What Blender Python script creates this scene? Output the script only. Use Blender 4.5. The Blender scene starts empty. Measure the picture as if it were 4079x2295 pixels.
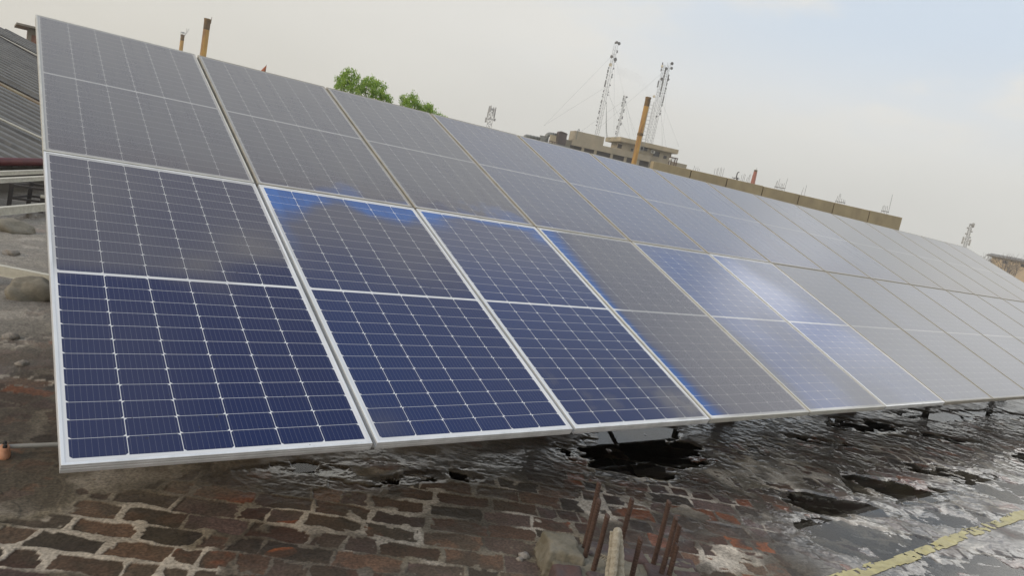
import bpy, bmesh, math, random
import numpy as np
from mathutils import Vector, Matrix

random.seed(7)
RNG = np.random.default_rng(11)
SC = bpy.context.scene
R = math.radians

# ------------------------------------------------------------------ camera
CAM = Vector((-0.27118, -2.35204, 1.547))
cd = bpy.data.cameras.new("camera")
cd.sensor_width = 36.0
cd.lens = 25.137
cd.clip_start = 0.05
cd.clip_end = 6000
cam = bpy.data.objects.new("camera", cd)
SC.collection.objects.link(cam)
_r = Vector((0.7912254, -0.57926366, 0.19599996))
_u = Vector((-0.06699241, 0.23647541, 0.96932523))
_f = Vector((0.60784405, 0.78008525, -0.14829908))
cam.matrix_world = Matrix(((_r.x, _u.x, -_f.x, CAM.x), (_r.y, _u.y, -_f.y, CAM.y), (_r.z, _u.z, -_f.z, CAM.z), (0, 0, 0, 1)))
SC.camera = cam

# ------------------------------------------------------------------ view
SC.view_settings.view_transform = 'Standard'
SC.view_settings.look = 'None'
SC.view_settings.exposure = 0.0
SC.view_settings.gamma = 1.0
SC.view_settings.use_curve_mapping = False

# ------------------------------------------------------------------ sky and sun (hazy, thin cloud, low sun in the west)
SUN_EL, SUN_AZ = 26.0, -82.0           # azimuth from +Y towards +X
w = bpy.data.worlds.new("World")
SC.world = w
w.use_nodes = True
nt = w.node_tree
N = nt.nodes
Lk = nt.links.new
N.clear()


def wn(t, **kw):
    n = N.new(t)
    for k, v in kw.items():
        setattr(n, k, v)
    return n


def wmath(op, a, b=None, clamp=False):
    n = wn('ShaderNodeMath', operation=op, use_clamp=clamp)
    for i, v in enumerate((a, b)):
        if v is None:
            continue
        if isinstance(v, (int, float)):
            n.inputs[i].default_value = v
        else:
            Lk(v, n.inputs[i])
    return n.outputs[0]


def wmix(f, a, b):
    n = wn('ShaderNodeMix', data_type='RGBA')
    for s, v in ((n.inputs[0], f), (n.inputs[6], a), (n.inputs[7], b)):
        if isinstance(v, (int, float)):
            s.default_value = v
        elif isinstance(v, tuple):
            s.default_value = (*v, 1)
        else:
            Lk(v, s)
    return n.outputs[2]


def wstep(x, a, b):
    n = wn('ShaderNodeMapRange', interpolation_type='SMOOTHSTEP')
    Lk(x, n.inputs[0])
    n.inputs[1].default_value = a
    n.inputs[2].default_value = b
    return n.outputs[0]


tc = wn('ShaderNodeTexCoord')
sx = wn('ShaderNodeSeparateXYZ')
Lk(tc.outputs['Generated'], sx.inputs[0])
X, Y, Z = sx.outputs
sky = wn('ShaderNodeTexSky', sky_type='NISHITA', sun_disc=False)
sky.sun_elevation = R(SUN_EL)
sky.sun_rotation = R(SUN_AZ)
sky.altitude = 200
sky.air_density = 1.2
sky.dust_density = 4.0
# haze / cloud veil by direction (values are radiances x10, the Background strength is 0.1)
east = wstep(X, -0.05, 0.95)
low = wmix(east, (7.7, 7.4, 6.65), (7.55, 7.5, 7.15))
mid = wmix(east, (8.4, 8.1, 7.35), (9.1, 9.0, 8.65))
glow = wmix(east, (8.6, 8.3, 7.7), (10.0, 9.9, 9.6))
high = (6.0, 7.6, 10.2)
veil = wmix(wstep(Z, 0.03, 0.20), low, mid)
veil = wmix(wstep(Z, 0.26, 0.48), veil, glow)
veil = wmix(wstep(Z, 0.66, 0.93), veil, high)
# clouds: noise on a flattened dome
dv = wmath('ADD', wmath('ABSOLUTE', Z), 0.22)
cx = wn('ShaderNodeCombineXYZ')
Lk(wmath('DIVIDE', X, dv), cx.inputs[0])
Lk(wmath('DIVIDE', Y, dv), cx.inputs[1])
cx.inputs[2].default_value = 0.35
no = wn('ShaderNodeTexNoise')
Lk(cx.outputs[0], no.inputs['Vector'])
no.inputs['Scale'].default_value = 1.55
no.inputs['Detail'].default_value = 5
no.inputs['Roughness'].default_value = 0.5
cn = no.outputs['Fac']
hi = wmath('MULTIPLY', wstep(Z, 0.10, 0.27), wstep(X, 0.45, 0.86))
hi = wmath('MAXIMUM', hi, wmath('MULTIPLY', wstep(Z, 0.35, 0.7), 0.6))
gap = wmath('MULTIPLY', hi, wstep(cn, 0.60, 0.42))
veil = wmix(wmath('MULTIPLY', gap, 0.9), veil, (7.0, 8.1, 9.4))
lum = wmath('MULTIPLY', wmath('MULTIPLY', hi, wstep(cn, 0.47, 0.66)), 0.9)
veil = wmix(lum, veil, (9.0, 8.8, 8.25))
# two over-bright cloud lobes added out of view for panel and puddle glare
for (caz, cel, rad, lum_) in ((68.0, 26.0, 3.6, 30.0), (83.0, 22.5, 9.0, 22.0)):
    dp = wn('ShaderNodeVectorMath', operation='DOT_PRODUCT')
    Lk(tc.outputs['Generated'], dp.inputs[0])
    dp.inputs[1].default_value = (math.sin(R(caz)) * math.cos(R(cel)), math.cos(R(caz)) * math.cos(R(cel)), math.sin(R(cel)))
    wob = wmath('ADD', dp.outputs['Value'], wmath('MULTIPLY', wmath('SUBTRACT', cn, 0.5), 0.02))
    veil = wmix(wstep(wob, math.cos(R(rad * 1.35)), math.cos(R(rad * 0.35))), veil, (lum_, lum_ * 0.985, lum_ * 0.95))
no2 = wn('ShaderNodeTexNoise')
Lk(cx.outputs[0], no2.inputs['Vector'])
no2.inputs['Scale'].default_value = 0.9
no2.inputs['Detail'].default_value = 4
soft = wmath('ADD', 0.93, wmath('MULTIPLY', no2.outputs['Fac'], 0.14))
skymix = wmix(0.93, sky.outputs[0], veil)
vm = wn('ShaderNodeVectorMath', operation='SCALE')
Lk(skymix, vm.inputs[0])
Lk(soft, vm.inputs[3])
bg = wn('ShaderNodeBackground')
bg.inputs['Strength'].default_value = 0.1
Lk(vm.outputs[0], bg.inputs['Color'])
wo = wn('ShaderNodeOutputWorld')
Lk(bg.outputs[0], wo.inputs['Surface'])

sl = bpy.data.lights.new("sun", 'SUN')
sl.energy = 1.3
sl.angle = R(14)
sl.color = (1.0, 0.83, 0.62)
so = bpy.data.objects.new("sun", sl)
SC.collection.objects.link(so)
sd = Vector((math.sin(R(SUN_AZ)) * math.cos(R(SUN_EL)), math.cos(R(SUN_AZ)) * math.cos(R(SUN_EL)), math.sin(R(SUN_EL))))
so.rotation_euler = sd.to_track_quat('Z', 'Y').to_euler()
so.location = (-20, 0, 20)


# ------------------------------------------------------------------ helpers
def link(o, parent=None):
    SC.collection.objects.link(o)
    if parent is not None:
        o.parent = parent
    return o


def tag(o, label=None, cat=None, group=None, kind=None):
    if label:
        o['label'] = label
    if cat:
        o['category'] = cat
    if group:
        o['group'] = group
    if kind:
        o['kind'] = kind
    return o


def empty(name, loc=(0, 0, 0), rz=0.0, label=None, cat=None, group=None):
    o = bpy.data.objects.new(name, None)
    o.empty_display_size = 0.2
    o.location = loc
    o.rotation_euler = (0, 0, rz)
    link(o)
    return tag(o, label, cat, group)


def pol(az, el, D):
    """a point by compass bearing, elevation angle and distance from where the photographer stands"""
    a = R(az)
    return Vector((CAM.x + D * math.sin(a), CAM.y + D * math.cos(a), CAM.z + D * math.tan(R(el))))


class MB:
    def __init__(self):
        self.v, self.f, self.m, self.mi = [], [], [], 0

    def add(self, vs, fs):
        b = len(self.v)
        self.v += [tuple(p) for p in vs]
        for f in fs:
            self.f.append(tuple(b + i for i in f))
            self.m.append(self.mi)

    def box(self, c, s, rz=0.0, M=None):
        hx, hy, hz = s[0] / 2, s[1] / 2, s[2] / 2
        vs = [Vector((x * hx, y * hy, z * hz)) for z in (-1, 1) for y in (-1, 1) for x in (-1, 1)]
        rot = Matrix.Rotation(rz, 4, 'Z') if M is None else M
        vs = [rot @ p + Vector(c) for p in vs]
        self.add(vs, [(0, 2, 3, 1), (4, 5, 7, 6), (0, 1, 5, 4), (2, 6, 7, 3), (0, 4, 6, 2), (1, 3, 7, 5)])

    def bar(self, a, b, wd, ht):
        """rectangular bar from a to b, wd sideways, ht along the up-ish direction"""
        a, b = Vector(a), Vector(b)
        d = (b - a)
        L = d.length
        d.normalize()
        up = Vector((0, 0, 1)) if abs(d.z) < 0.95 else Vector((0, 1, 0))
        s = d.cross(up).normalized()
        u = s.cross(d)
        M = Matrix((s, d, u)).transposed().to_4x4()
        self.box((a + b) / 2, (wd, L, ht), M=M)

    def tube(self, pts, rs, n=10, caps=True):
        pts = [Vector(p) for p in pts]
        if isinstance(rs, (int, float)):
            rs = [rs] * len(pts)
        base = len(self.v)
        prev = None
        for i, p in enumerate(pts):
            d = (pts[min(i + 1, len(pts) - 1)] - pts[max(i - 1, 0)]).normalized()
            if prev is None:
                up = Vector((0, 0, 1)) if abs(d.z) < 0.9 else Vector((1, 0, 0))
                s = d.cross(up).normalized()
            else:
                s = (prev - d * prev.dot(d)).normalized()
            prev = s
            t = d.cross(s)
            for k in range(n):
                a = 2 * math.pi * k / n
                self.v.append(tuple(p + (s * math.cos(a) + t * math.sin(a)) * rs[i]))
        for i in range(len(pts) - 1):
            for k in range(n):
                k2 = (k + 1) % n
                self.f.append((base + i * n + k, base + i * n + k2, base + (i + 1) * n + k2, base + (i + 1) * n + k))
                self.m.append(self.mi)
        if caps:
            self.f.append(tuple(base + k for k in reversed(range(n))))
            self.m.append(self.mi)
            e = base + (len(pts) - 1) * n
            self.f.append(tuple(e + k for k in range(n)))
            self.m.append(self.mi)

    def mesh(self, name, mats, smooth=False):
        me = bpy.data.meshes.new(name)
        me.from_pydata(self.v, [], self.f)
        for m in (mats if isinstance(mats, (list, tuple)) else [mats]):
            me.materials.append(m)
        me.polygons.foreach_set('material_index', self.m)
        if smooth:
            me.polygons.foreach_set('use_smooth', [True] * len(me.polygons))
        me.update()
        return me

    def build(self, name, mats, parent=None, smooth=False, bevel=0.0):
        o = link(bpy.data.objects.new(name, self.mesh(name, mats, smooth)), parent)
        if bevel:
            md = o.modifiers.new('bevel', 'BEVEL')
            md.width = bevel
            md.segments = 2
            md.limit_method = 'ANGLE'
        return o


# ---- value noise in numpy
def _h(ix, iy, seed):
    n = (ix.astype(np.int64) * 374761393 + iy.astype(np.int64) * 668265263 + seed * 1442695041) & 0x7fffffff
    n = ((n ^ (n >> 13)) * 1274126177) & 0x7fffffff
    n = ((n ^ (n >> 16)) * 374761393) & 0x7fffffff
    return ((n ^ (n >> 15)) & 0xffff) / 65535.0


def vnoise(x, y, seed=0):
    ix, iy = np.floor(x), np.floor(y)
    fx, fy = x - ix, y - iy
    fx = fx * fx * fx * (fx * (fx * 6 - 15) + 10)
    fy = fy * fy * fy * (fy * (fy * 6 - 15) + 10)
    a, b = _h(ix, iy, seed), _h(ix + 1, iy, seed)
    c, d = _h(ix, iy + 1, seed), _h(ix + 1, iy + 1, seed)
    return (a + (b - a) * fx) * (1 - fy) + (c + (d - c) * fx) * fy


def fbm(x, y, seed=0, o=4, g=0.5):
    s, a, t = 0.0, 1.0, 0.0
    for i in range(o):
        s = s + a * vnoise(x * (2.03 ** i) + i * 17.3, y * (2.03 ** i) - i * 9.1, seed + i)
        t += a
        a *= g
    return s / t


def ss(x, a, b):
    t = np.clip((x - a) / (b - a), 0, 1)
    return t * t * (3 - 2 * t)


# ---- materials
def new_mat(name):
    m = bpy.data.materials.new(name)
    m.use_nodes = True
    t = m.node_tree
    return m, t, t.nodes, t.links.new, t.nodes['Principled BSDF']


def mat(name, c1, c2=None, rough=0.7, metal=0.0, scale=6.0, detail=5.0, bump=0.15, bscale=None, rough2=None, lo=0.35, hi=0.65, stretch=None, c3=None, spec=0.5):
    """weathered surface: two or three colours mottled by noise in the thing's own space, and a noise bump"""
    m, t, n, lk, p = new_mat(name)
    tcn = n.new('ShaderNodeTexCoord')
    vec = tcn.outputs['Object']
    if stretch:
        mp = n.new('ShaderNodeMapping')
        mp.inputs['Scale'].default_value = stretch
        lk(vec, mp.inputs[0])
        vec = mp.outputs[0]
    nz = n.new('ShaderNodeTexNoise')
    nz.inputs['Scale'].default_value = scale
    nz.inputs['Detail'].default_value = detail
    nz.inputs['Roughness'].default_value = 0.6
    lk(vec, nz.inputs['Vector'])
    cr = n.new('ShaderNodeValToRGB')
    cr.color_ramp.elements[0].position = lo
    cr.color_ramp.elements[0].color = (*c1, 1)
    cr.color_ramp.elements[1].position = hi
    cr.color_ramp.elements[1].color = (*(c2 or c1), 1)
    if c3:
        e = cr.color_ramp.elements.new(min(0.98, hi + 0.12))
        e.color = (*c3, 1)
    lk(nz.outputs['Fac'], cr.inputs[0])
    lk(cr.outputs[0], p.inputs['Base Color'])
    p.inputs['Metallic'].default_value = metal
    p.inputs['Specular IOR Level'].default_value = spec
    mr = n.new('ShaderNodeMapRange')
    mr.inputs[3].default_value = rough
    mr.inputs[4].default_value = rough if rough2 is None else rough2
    lk(nz.outputs['Fac'], mr.inputs[0])
    lk(mr.outputs[0], p.inputs['Roughness'])
    if bump:
        nb = n.new('ShaderNodeTexNoise')
        nb.inputs['Scale'].default_value = bscale or scale * 5
        nb.inputs['Detail'].default_value = 4
        lk(vec, nb.inputs['Vector'])
        bp = n.new('ShaderNodeBump')
        bp.inputs['Strength'].default_value = bump
        bp.inputs['Distance'].default_value = 0.01
        lk(nb.outputs['Fac'], bp.inputs['Height'])
        lk(bp.outputs[0], p.inputs['Normal'])
    return m


# ================================================================== ground
DX, DY = 0.857, -0.515       # direction of the brick courses on the roof
NX, NY = 0.515, 0.857


def basin(x, y):
    """how much the deck sags: 0 dry crown .. 1 under water"""
    wx = x + 0.17 * (fbm(x * 3.6, y * 3.6, 71, 4) - 0.5) * 2
    wy = y + 0.11 * (fbm(x * 3.6, y * 3.6, 75, 4) - 0.5) * 2
    f = np.zeros_like(x)
    for (cx_, cy_, rx, ry, rot, st) in (
            (3.20, 0.50, 0.56, 0.22, -10, 1.1), (3.5, 0.80, 0.42, 0.22, 0, 1.0), (2.95, 0.33, 0.30, 0.14, -25, 0.9),
            (1.55, 0.47, 0.22, 0.08, -12, 0.58), (1.9, 0.45, 0.15, 0.08, -20, 0.56), 
            (1.05, 0.70, 0.30, 0.07, -10, 0.5),
            (4.05, -0.42, 0.42, 0.17, -22, 1.05), (3.75, -0.75, 0.42, 0.22, -28, 0.85), (4.9, -0.38, 0.50, 0.17, -20, 1.0),
            (5.9, -0.35, 0.55, 0.16, -20, 0.95), (6.4, -0.75, 0.9, 0.2, -14, 0.95), (4.9, -0.78, 0.5, 0.13, -18, 0.72),
            (8.0, -0.6, 1.2, 0.3, -8, 0.85), (4.2, -1.25, 0.8, 0.22, -8, 0.74), (5.6, -1.4, 1.0, 0.30, -4, 0.80),
            (6.3, 0.55, 0.55, 0.16, -10, 0.92), (8.0, 0.62, 0.8, 0.16, -6, 0.9), (9.3, 0.5, 0.5, 0.14, -10, 0.85),
            (5.2, 0.35, 0.35, 0.09, -24, 0.7), (7.0, 0.15, 0.5, 0.1, -20, 0.72)):
        c, s = math.cos(R(rot)), math.sin(R(rot))
        dx, dy = wx - cx_, wy - cy_
        a = (dx * c + dy * s) / rx
        b = (-dx * s + dy * c) / ry
        f = np.maximum(f, st * (1 - ss(np.sqrt(a * a + b * b), 0.45, 1.5)))
    return f


def ground(x, y):
    """height, colour and wetness of the old brick roof deck at (x, y)"""
    pzone = np.exp(-(((x - 1.25) / 0.38) ** 2 + ((y - 0.10) / 0.22) ** 2)) + np.exp(-(((x - 0.12) / 0.35) ** 2 + ((y - 0.36) / 0.20) ** 2))
    n1 = fbm(x * 1.7, y * 1.7, 1, 3) - 0.5
    n2 = fbm(x * 1.7, y * 1.7, 9, 3) - 0.5
    n3 = vnoise(x * 11, y * 11, 17) - 0.5
    n4 = vnoise(x * 11, y * 11, 23) - 0.5
    u = x * DX + y * DY + n1 * 0.09 + n3 * 0.013
    v = x * NX + y * NY + n2 * 0.07 + n4 * 0.012
    pitch, bl = 0.124, 0.246
    v = v + 0.022 * (vnoise(v / pitch * 0.9, 0 * v, 33) - 0.5)
    row = np.floor(v / pitch)
    z0 = np.zeros_like(row)
    off = (np.mod(row, 2) * 0.5 + (_h(row, z0, 31) - 0.5) * 0.5) * bl
    uu = (u + off) / bl
    col = np.floor(uu)
    fu = (uu - col) * bl
    fv = v - row * pitch
    # some bricks are two half bats
    split = _h(col, row, 37) > 0.76
    half = split & (fu > bl * 0.5)
    cid = col * 2 + half
    du = np.where(split, np.minimum(np.mod(fu, bl * 0.5), bl * 0.5 - np.mod(fu, bl * 0.5)), np.minimum(fu, bl - fu))
    dvv = np.minimum(fv, pitch - fv)
    rag = (fbm(x * 26, y * 26, 41, 3) - 0.5)
    e = np.minimum(du, dvv) + rag * 0.015
    chip = ss(fbm(x * 13, y * 13, 43, 3), 0.60, 0.70)
    e = e - 0.016 * chip
    hj = 0.0030 + 0.016 * vnoise(x * 5.3, y * 5.3, 47) ** 2.0 + 0.0075 * pzone * vnoise(x * 6, y * 6, 49)
    m = 1 - ss(e, hj - 0.0014, hj + 0.0014)
    # places where mortar or screed has been smeared over the bricks
    big = fbm(x * 0.9 + 3.1, y * 0.9 - 2.0, 53, 4)
    sm = fbm(x * 5.2, y * 5.2, 59, 4)
    smear = ss(sm + 0.45 * (big - 0.5), 0.585, 0.615)
    far_left = ss(y, 2.0, 3.2) * (1 - ss(x, 2.0, 4.0))
    smear = np.maximum(smear, far_left * ss(sm + 0.25 * (vnoise(x * 1.3, y * 1.3, 61) - 0.5), 0.36, 0.46))
    # the paving under the array is silted over
    yb = 0.50 - 0.20 * ss(x, 1.1, 1.9) + 0.22 * ss(x, 2.1, 3.0)
    sn = fbm(x * 1.8, y * 1.8, 63, 4) - 0.5
    yb = yb + 0.10 * (1 - ss(x, 0.1, 0.5))
    silt = ss(y - yb + 0.5 * sn, -0.05, 0.20) * (1 - ss(y, 1.6, 3.0)) * (0.55 + 0.45 * ss(x, 0.1, 0.6))
    silt = np.maximum(silt * (1 - 0.6 * np.clip(pzone, 0, 1)), 0.25 * ss(fbm(x * 1.9, y * 1.9, 65, 3), 0.66, 0.80))
    mm = np.maximum(m, smear)
    r1, r2, r3 = _h(cid, row, 67), _h(cid, row, 71), _h(cid, row, 73)
    fine = fbm(x * 60, y * 60, 79, 3) - 0.5
    pit = fbm(x * 22, y * 22, 83, 4)
    # heights
    tilt = (r2 - 0.5) * (fu / bl - 0.5) * 0.006 + (r3 - 0.5) * (fv / pitch - 0.5) * 0.005
    brick_h = (r1 - 0.5) * 0.004 + tilt - 0.0015 + (pit - 0.5) * 0.006 + fine * 0.0022
    mort_h = 0.0012 + (pit - 0.5) * 0.005 + fine * 0.002 - 0.003 * (hj < 0.006)
    bs = basin(x, y)
    low = (fbm(x * 0.8, y * 0.8, 89, 3) - 0.5) * 0.008 + 0.0042 * (1 - ss(bs, 0.1, 0.5))
    near = ss(bs, 0.12, 0.4)
    brick_h = brick_h + (r1 - 0.45) * 0.0105 * near
    mort_h = mort_h + 0.0022 * near * (vnoise(x * 7, y * 7, 87) - 0.2)
    h = brick_h * (1 - mm) + mort_h * mm
    rip = (fbm(x * 19, y * 19, 85, 4) - 0.5)
    h = low + h * (1 - (0.72 - 0.5 * near) * silt) + silt * (0.001 + 0.0048 * rip)
    flat = np.clip(bs * 1.1 - 0.2, 0, 1)
    scuff = ss(fbm(x * 4.2 + 9, y * 7.5, 127, 4), 0.57, 0.66)[..., None]
    h = h - 0.0075 * ss(bs, 0.30, 0.62) - 0.0045 * ss(bs, 0.62, 1.05)
    # colours
    pal = np.array(((0.064, 0.036, 0.027), (0.088, 0.058, 0.043), (0.066, 0.047, 0.042), (0.036, 0.029, 0.025), (0.105, 0.064, 0.045), (0.074, 0.052, 0.050), (0.21, 0.072, 0.027), (0.135, 0.050, 0.026)))
    pick = np.minimum((r3 * 6).astype(int), 5)
    orange = r1 > (0.92 - 0.42 * np.exp(-(((x - 0.75) / 0.33) ** 2 + ((y - 0.03) / 0.17) ** 2)) - 0.06 * ss(x, 1.8, 2.6))
    pick = np.where(orange, 6 + (r2 > 0.45), pick)
    bc = pal[pick]
    dirt = ss(fbm(x * 8, y * 8, 97, 4), 0.46, 0.66)[..., None]
    bc = bc * (1 - 0.85 * dirt) + np.array((0.052, 0.041, 0.033)) * 0.85 * dirt
    bc = bc * ((0.70 + 0.6 * pit) * (0.65 + 0.85 * r2))[..., None]
    mg = vnoise(x * 2.6, y * 2.6, 101)[..., None]
    mc = np.array((0.195, 0.188, 0.170)) * (1 - mg) + np.array((0.165, 0.145, 0.100)) * mg
    pale = ss(fbm(x * 3.3, y * 3.3, 103, 3) + 0.20 * pzone, 0.52, 0.66)[..., None]
    mc = mc * (1 - pale) + np.array((0.44, 0.425, 0.39)) * pale
    mc = mc * (0.7 + 0.65 * pit)[..., None]
    mvis = 0.20 + 0.80 * ss(fbm(x * 3.0, y * 3.0, 105, 4) + 0.20 * pzone, 0.43, 0.57)[..., None]
    mc = mc * mvis + np.array((0.050, 0.042, 0.034)) * (1 - mvis)
    c = bc * (1 - mm[..., None]) + mc * mm[..., None]
    sc = np.array((0.044, 0.034, 0.026)) * (0.6 + 0.8 * pit)[..., None]
    ks = (0.72 * silt)[..., None]
    c = c * (1 - ks) + sc * ks
    c = c * (1 - 0.5 * scuff * silt[..., None]) + np.array((0.135, 0.12, 0.095)) * 0.5 * scuff * silt[..., None]
    dry = np.array((0.215, 0.218, 0.212)) * (0.72 + 0.5 * pit)[..., None] * (0.75 + 0.5 * big)[..., None]
    c = c + (dry - c) * (far_left * 0.75)[..., None]
    lichen = ss(fbm(x * 1.1 + 7, y * 1.1, 107, 4), 0.56, 0.68)[..., None] * (1 - far_left)[..., None]
    c = c * (1 - 0.22 * lichen) + np.array((0.09, 0.078, 0.045)) * 0.22 * lichen
    # wetness
    wet = ss(bs + 0.30 * (fbm(x * 2.0, y * 2.0, 109, 3) - 0.5), 0.08, 0.36)
    wet = np.maximum(wet, 0.75 * ss(fbm(x * 1.2, y * 1.2, 113, 3), 0.46, 0.60))
    wet = np.maximum(wet, ss(x, 2.6, 3.6) * 0.85 * (0.5 + 0.5 * ss(fbm(x * 4, y * 4, 117, 3), 0.3, 0.5)))
    wet = wet * (0.30 + 0.70 * np.maximum(ss(x, 1.9, 3.0), ss(y, 0.30, 0.50) * ss(x, 0.6, 1.0)))
    wet = np.maximum(wet, np.exp(-(((x - 1.35) / 0.55) ** 2 + ((y - 0.62) / 0.20) ** 2)) * 1.2 * ss(fbm(x * 5, y * 5, 119, 3), 0.3, 0.5))
    wet = np.clip(wet, 0, 1) * (1 - far_left)
    c = c * (1 - 0.45 * wet)[..., None]
    c = c * np.array((1.10, 1.0, 0.90))
    return h, c, wet


def graded(segs):
    out = [segs[0][0]]
    for a, b, s0, s1 in segs:
        x = a
        while x < b - 1e-9:
            t = (x - a) / (b - a)
            x = min(b, x + s0 + (s1 - s0) * t)
            out.append(x)
    return np.array(out)


def grid_mesh(name, xs, ys, zf=None, extra=0.0):
    gx, gy = np.meshgrid(xs, ys)
    h, c, wt = ground(gx, gy)
    h = h + extra
    nx, ny = len(xs), len(ys)
    me = bpy.data.meshes.new(name)
    co = np.stack([gx, gy, h], -1).reshape(-1, 3).astype(np.float32)
    me.vertices.add(nx * ny)
    me.vertices.foreach_set('co', co.ravel())
    i = np.arange((nx - 1) * (ny - 1))
    r_, c_ = i // (nx - 1), i % (nx - 1)
    a = r_ * nx + c_
    quads = np.stack([a, a + 1, a + nx + 1, a + nx], -1).astype(np.int32)
    me.loops.add(quads.size)
    me.loops.foreach_set('vertex_index', quads.ravel())
    me.polygons.add(len(quads))
    me.polygons.foreach_set('loop_start', np.arange(0, quads.size, 4, dtype=np.int32))
    me.polygons.foreach_set('loop_total', np.full(len(quads), 4, dtype=np.int32))
    me.polygons.foreach_set('use_smooth', np.ones(len(quads), dtype=bool))
    me.update(calc_edges=True)
    at = me.attributes.new('surface', 'FLOAT_COLOR', 'POINT')
    rgba = np.concatenate([c, wt[..., None]], -1).reshape(-1, 4).astype(np.float32)
    at.data.foreach_set('color', rgba.ravel())
    return me


def deck_material():
    m, t, n, lk, p = new_mat('wet_brick_paving')
    at = n.new('ShaderNodeAttribute')
    at.attribute_name = 'surface'
    tcn = n.new('ShaderNodeTexCoord')
    f1 = n.new('ShaderNodeTexNoise')
    f1.inputs['Scale'].default_value = 85
    f1.inputs['Detail'].default_value = 5
    lk(tcn.outputs['Object'], f1.inputs['Vector'])
    f2 = n.new('ShaderNodeTexNoise')
    f2.inputs['Scale'].default_value = 22
    f2.inputs['Detail'].default_value = 4
    lk(tcn.outputs['Object'], f2.inputs['Vector'])
    mr = n.new('ShaderNodeMapRange')
    mr.inputs[1].default_value = 0.3
    mr.inputs[2].default_value = 0.7
    mr.inputs[3].default_value = 0.6
    mr.inputs[4].default_value = 1.4
    lk(f1.outputs['Fac'], mr.inputs[0])
    sc = n.new('ShaderNodeVectorMath')
    sc.operation = 'SCALE'
    lk(at.outputs['Color'], sc.inputs[0])
    lk(mr.outputs[0], sc.inputs[3])
    lk(sc.outputs[0], p.inputs['Base Color'])
    wr = n.new('ShaderNodeMapRange')
    wr.inputs[3].default_value = 0.78
    wr.inputs[4].default_value = 0.27
    lk(at.outputs['Alpha'], wr.inputs[0])
    lk(wr.outputs[0], p.inputs['Roughness'])
    cw = n.new('ShaderNodeMath')
    cw.operation = 'MULTIPLY'
    cw.inputs[1].default_value = 1.0
    lk(at.outputs['Alpha'], cw.inputs[0])
    lk(cw.outputs[0], p.inputs['Coat Weight'])
    crr = n.new('ShaderNodeMapRange')
    crr.inputs[3].default_value = 0.30
    crr.inputs[4].default_value = 0.05
    lk(at.outputs['Alpha'], crr.inputs[0])
    lk(crr.outputs[0], p.inputs['Coat Roughness'])
    p.inputs['Coat Roughness'].default_value = 0.09
    p.inputs['Coat IOR'].default_value = 1.5
    p.inputs['Specular IOR Level'].default_value = 0.4
    b1 = n.new('ShaderNodeBump')
    b1.inputs['Strength'].default_value = 0.45
    b1.inputs['Distance'].default_value = 0.004
    lk(f1.outputs['Fac'], b1.inputs['Height'])
    b2 = n.new('ShaderNodeBump')
    b2.inputs['Strength'].default_value = 0.5
    b2.inputs['Distance'].default_value = 0.008
    lk(f2.outputs['Fac'], b2.inputs['Height'])
    lk(b1.outputs[0], b2.inputs['Normal'])
    b3 = n.new('ShaderNodeBump')
    b3.inputs['Strength'].default_value = 0.12
    b3.inputs['Distance'].default_value = 0.004
    lk(f2.outputs['Fac'], b3.inputs['Height'])
    lk(b3.outputs[0], p.inputs['Coat Normal'])
    lk(b2.outputs[0], p.inputs['Normal'])
    return m


M_DECK = deck_material()
gxs = graded([(-1.2, -0.45, 0.05, 0.008), (-0.45, 2.8, 0.0046, 0.0048), (2.8, 12.0, 0.0048, 0.03), (12.0, 40.0, 0.04, 0.6)])
gys = graded([(-2.2, -1.4, 0.03, 0.008), (-1.4, 0.7, 0.0046, 0.0050), (0.7, 2.2, 0.0055, 0.03), (2.2, 10.0, 0.03, 0.04), (10.0, 34.0, 0.06, 0.8)])
deck = link(bpy.data.objects.new('roof_deck', grid_mesh('roof_deck', gxs, gys)))
deck.data.materials.append(M_DECK)
tag(deck, kind='structure')

# rest of the roof, the slab it lies on and the town's ground far below
M_CONC_DECK = mat('roof_screed', (0.20, 0.185, 0.16), (0.11, 0.10, 0.085), rough=0.85, scale=0.8, bump=0.3, bscale=8)
b = MB()
b.box((2, 8, -3.3), (90, 84, 6.2))
o = b.build('roof_slab', M_CONC_DECK)
tag(o, kind='structure')
M_EARTH = mat('dusty_earth', (0.30, 0.27, 0.22), (0.22, 0.21, 0.17), rough=0.95, scale=0.02, bump=0)
b = MB()
b.add([(-262, -262, -6.5), (262, -262, -6.5), (262, 262, -6.5), (-262, 262, -6.5)], [(0, 1, 2, 3)])
tag(b.build('ground', M_EARTH), kind='structure')

# standing water: one level sheet, the deck rises through it
WATER_Z = -0.0068


def water_material():
    m, t, n, lk, p = new_mat('rain_water')
    n.remove(p)
    out = n['Material Output']
    fr = n.new('ShaderNodeFresnel')
    fr.inputs['IOR'].default_value = 1.5
    tr = n.new('ShaderNodeBsdfTransparent')
    tr.inputs[0].default_value = (0.84, 0.79, 0.70, 1)
    gl = n.new('ShaderNodeBsdfGlossy')
    gl.inputs['Roughness'].default_value = 0.015
    tcn = n.new('ShaderNodeTexCoord')
    nz = n.new('ShaderNodeTexNoise')
    nz.inputs['Scale'].default_value = 5
    nz.inputs['Detail'].default_value = 3
    lk(tcn.outputs['Object'], nz.inputs['Vector'])
    bp = n.new('ShaderNodeBump')
    bp.inputs['Strength'].default_value = 0.05
    bp.inputs['Distance'].default_value = 0.004
    lk(nz.outputs['Fac'], bp.inputs['Height'])
    lk(bp.outputs[0], gl.inputs['Normal'])
    mx = n.new('ShaderNodeMixShader')
    lk(fr.outputs[0], mx.inputs[0])
    lk(tr.outputs[0], mx.inputs[1])
    lk(gl.outputs[0], mx.inputs[2])
    lk(mx.outputs[0], out.inputs['Surface'])
    return m


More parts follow.
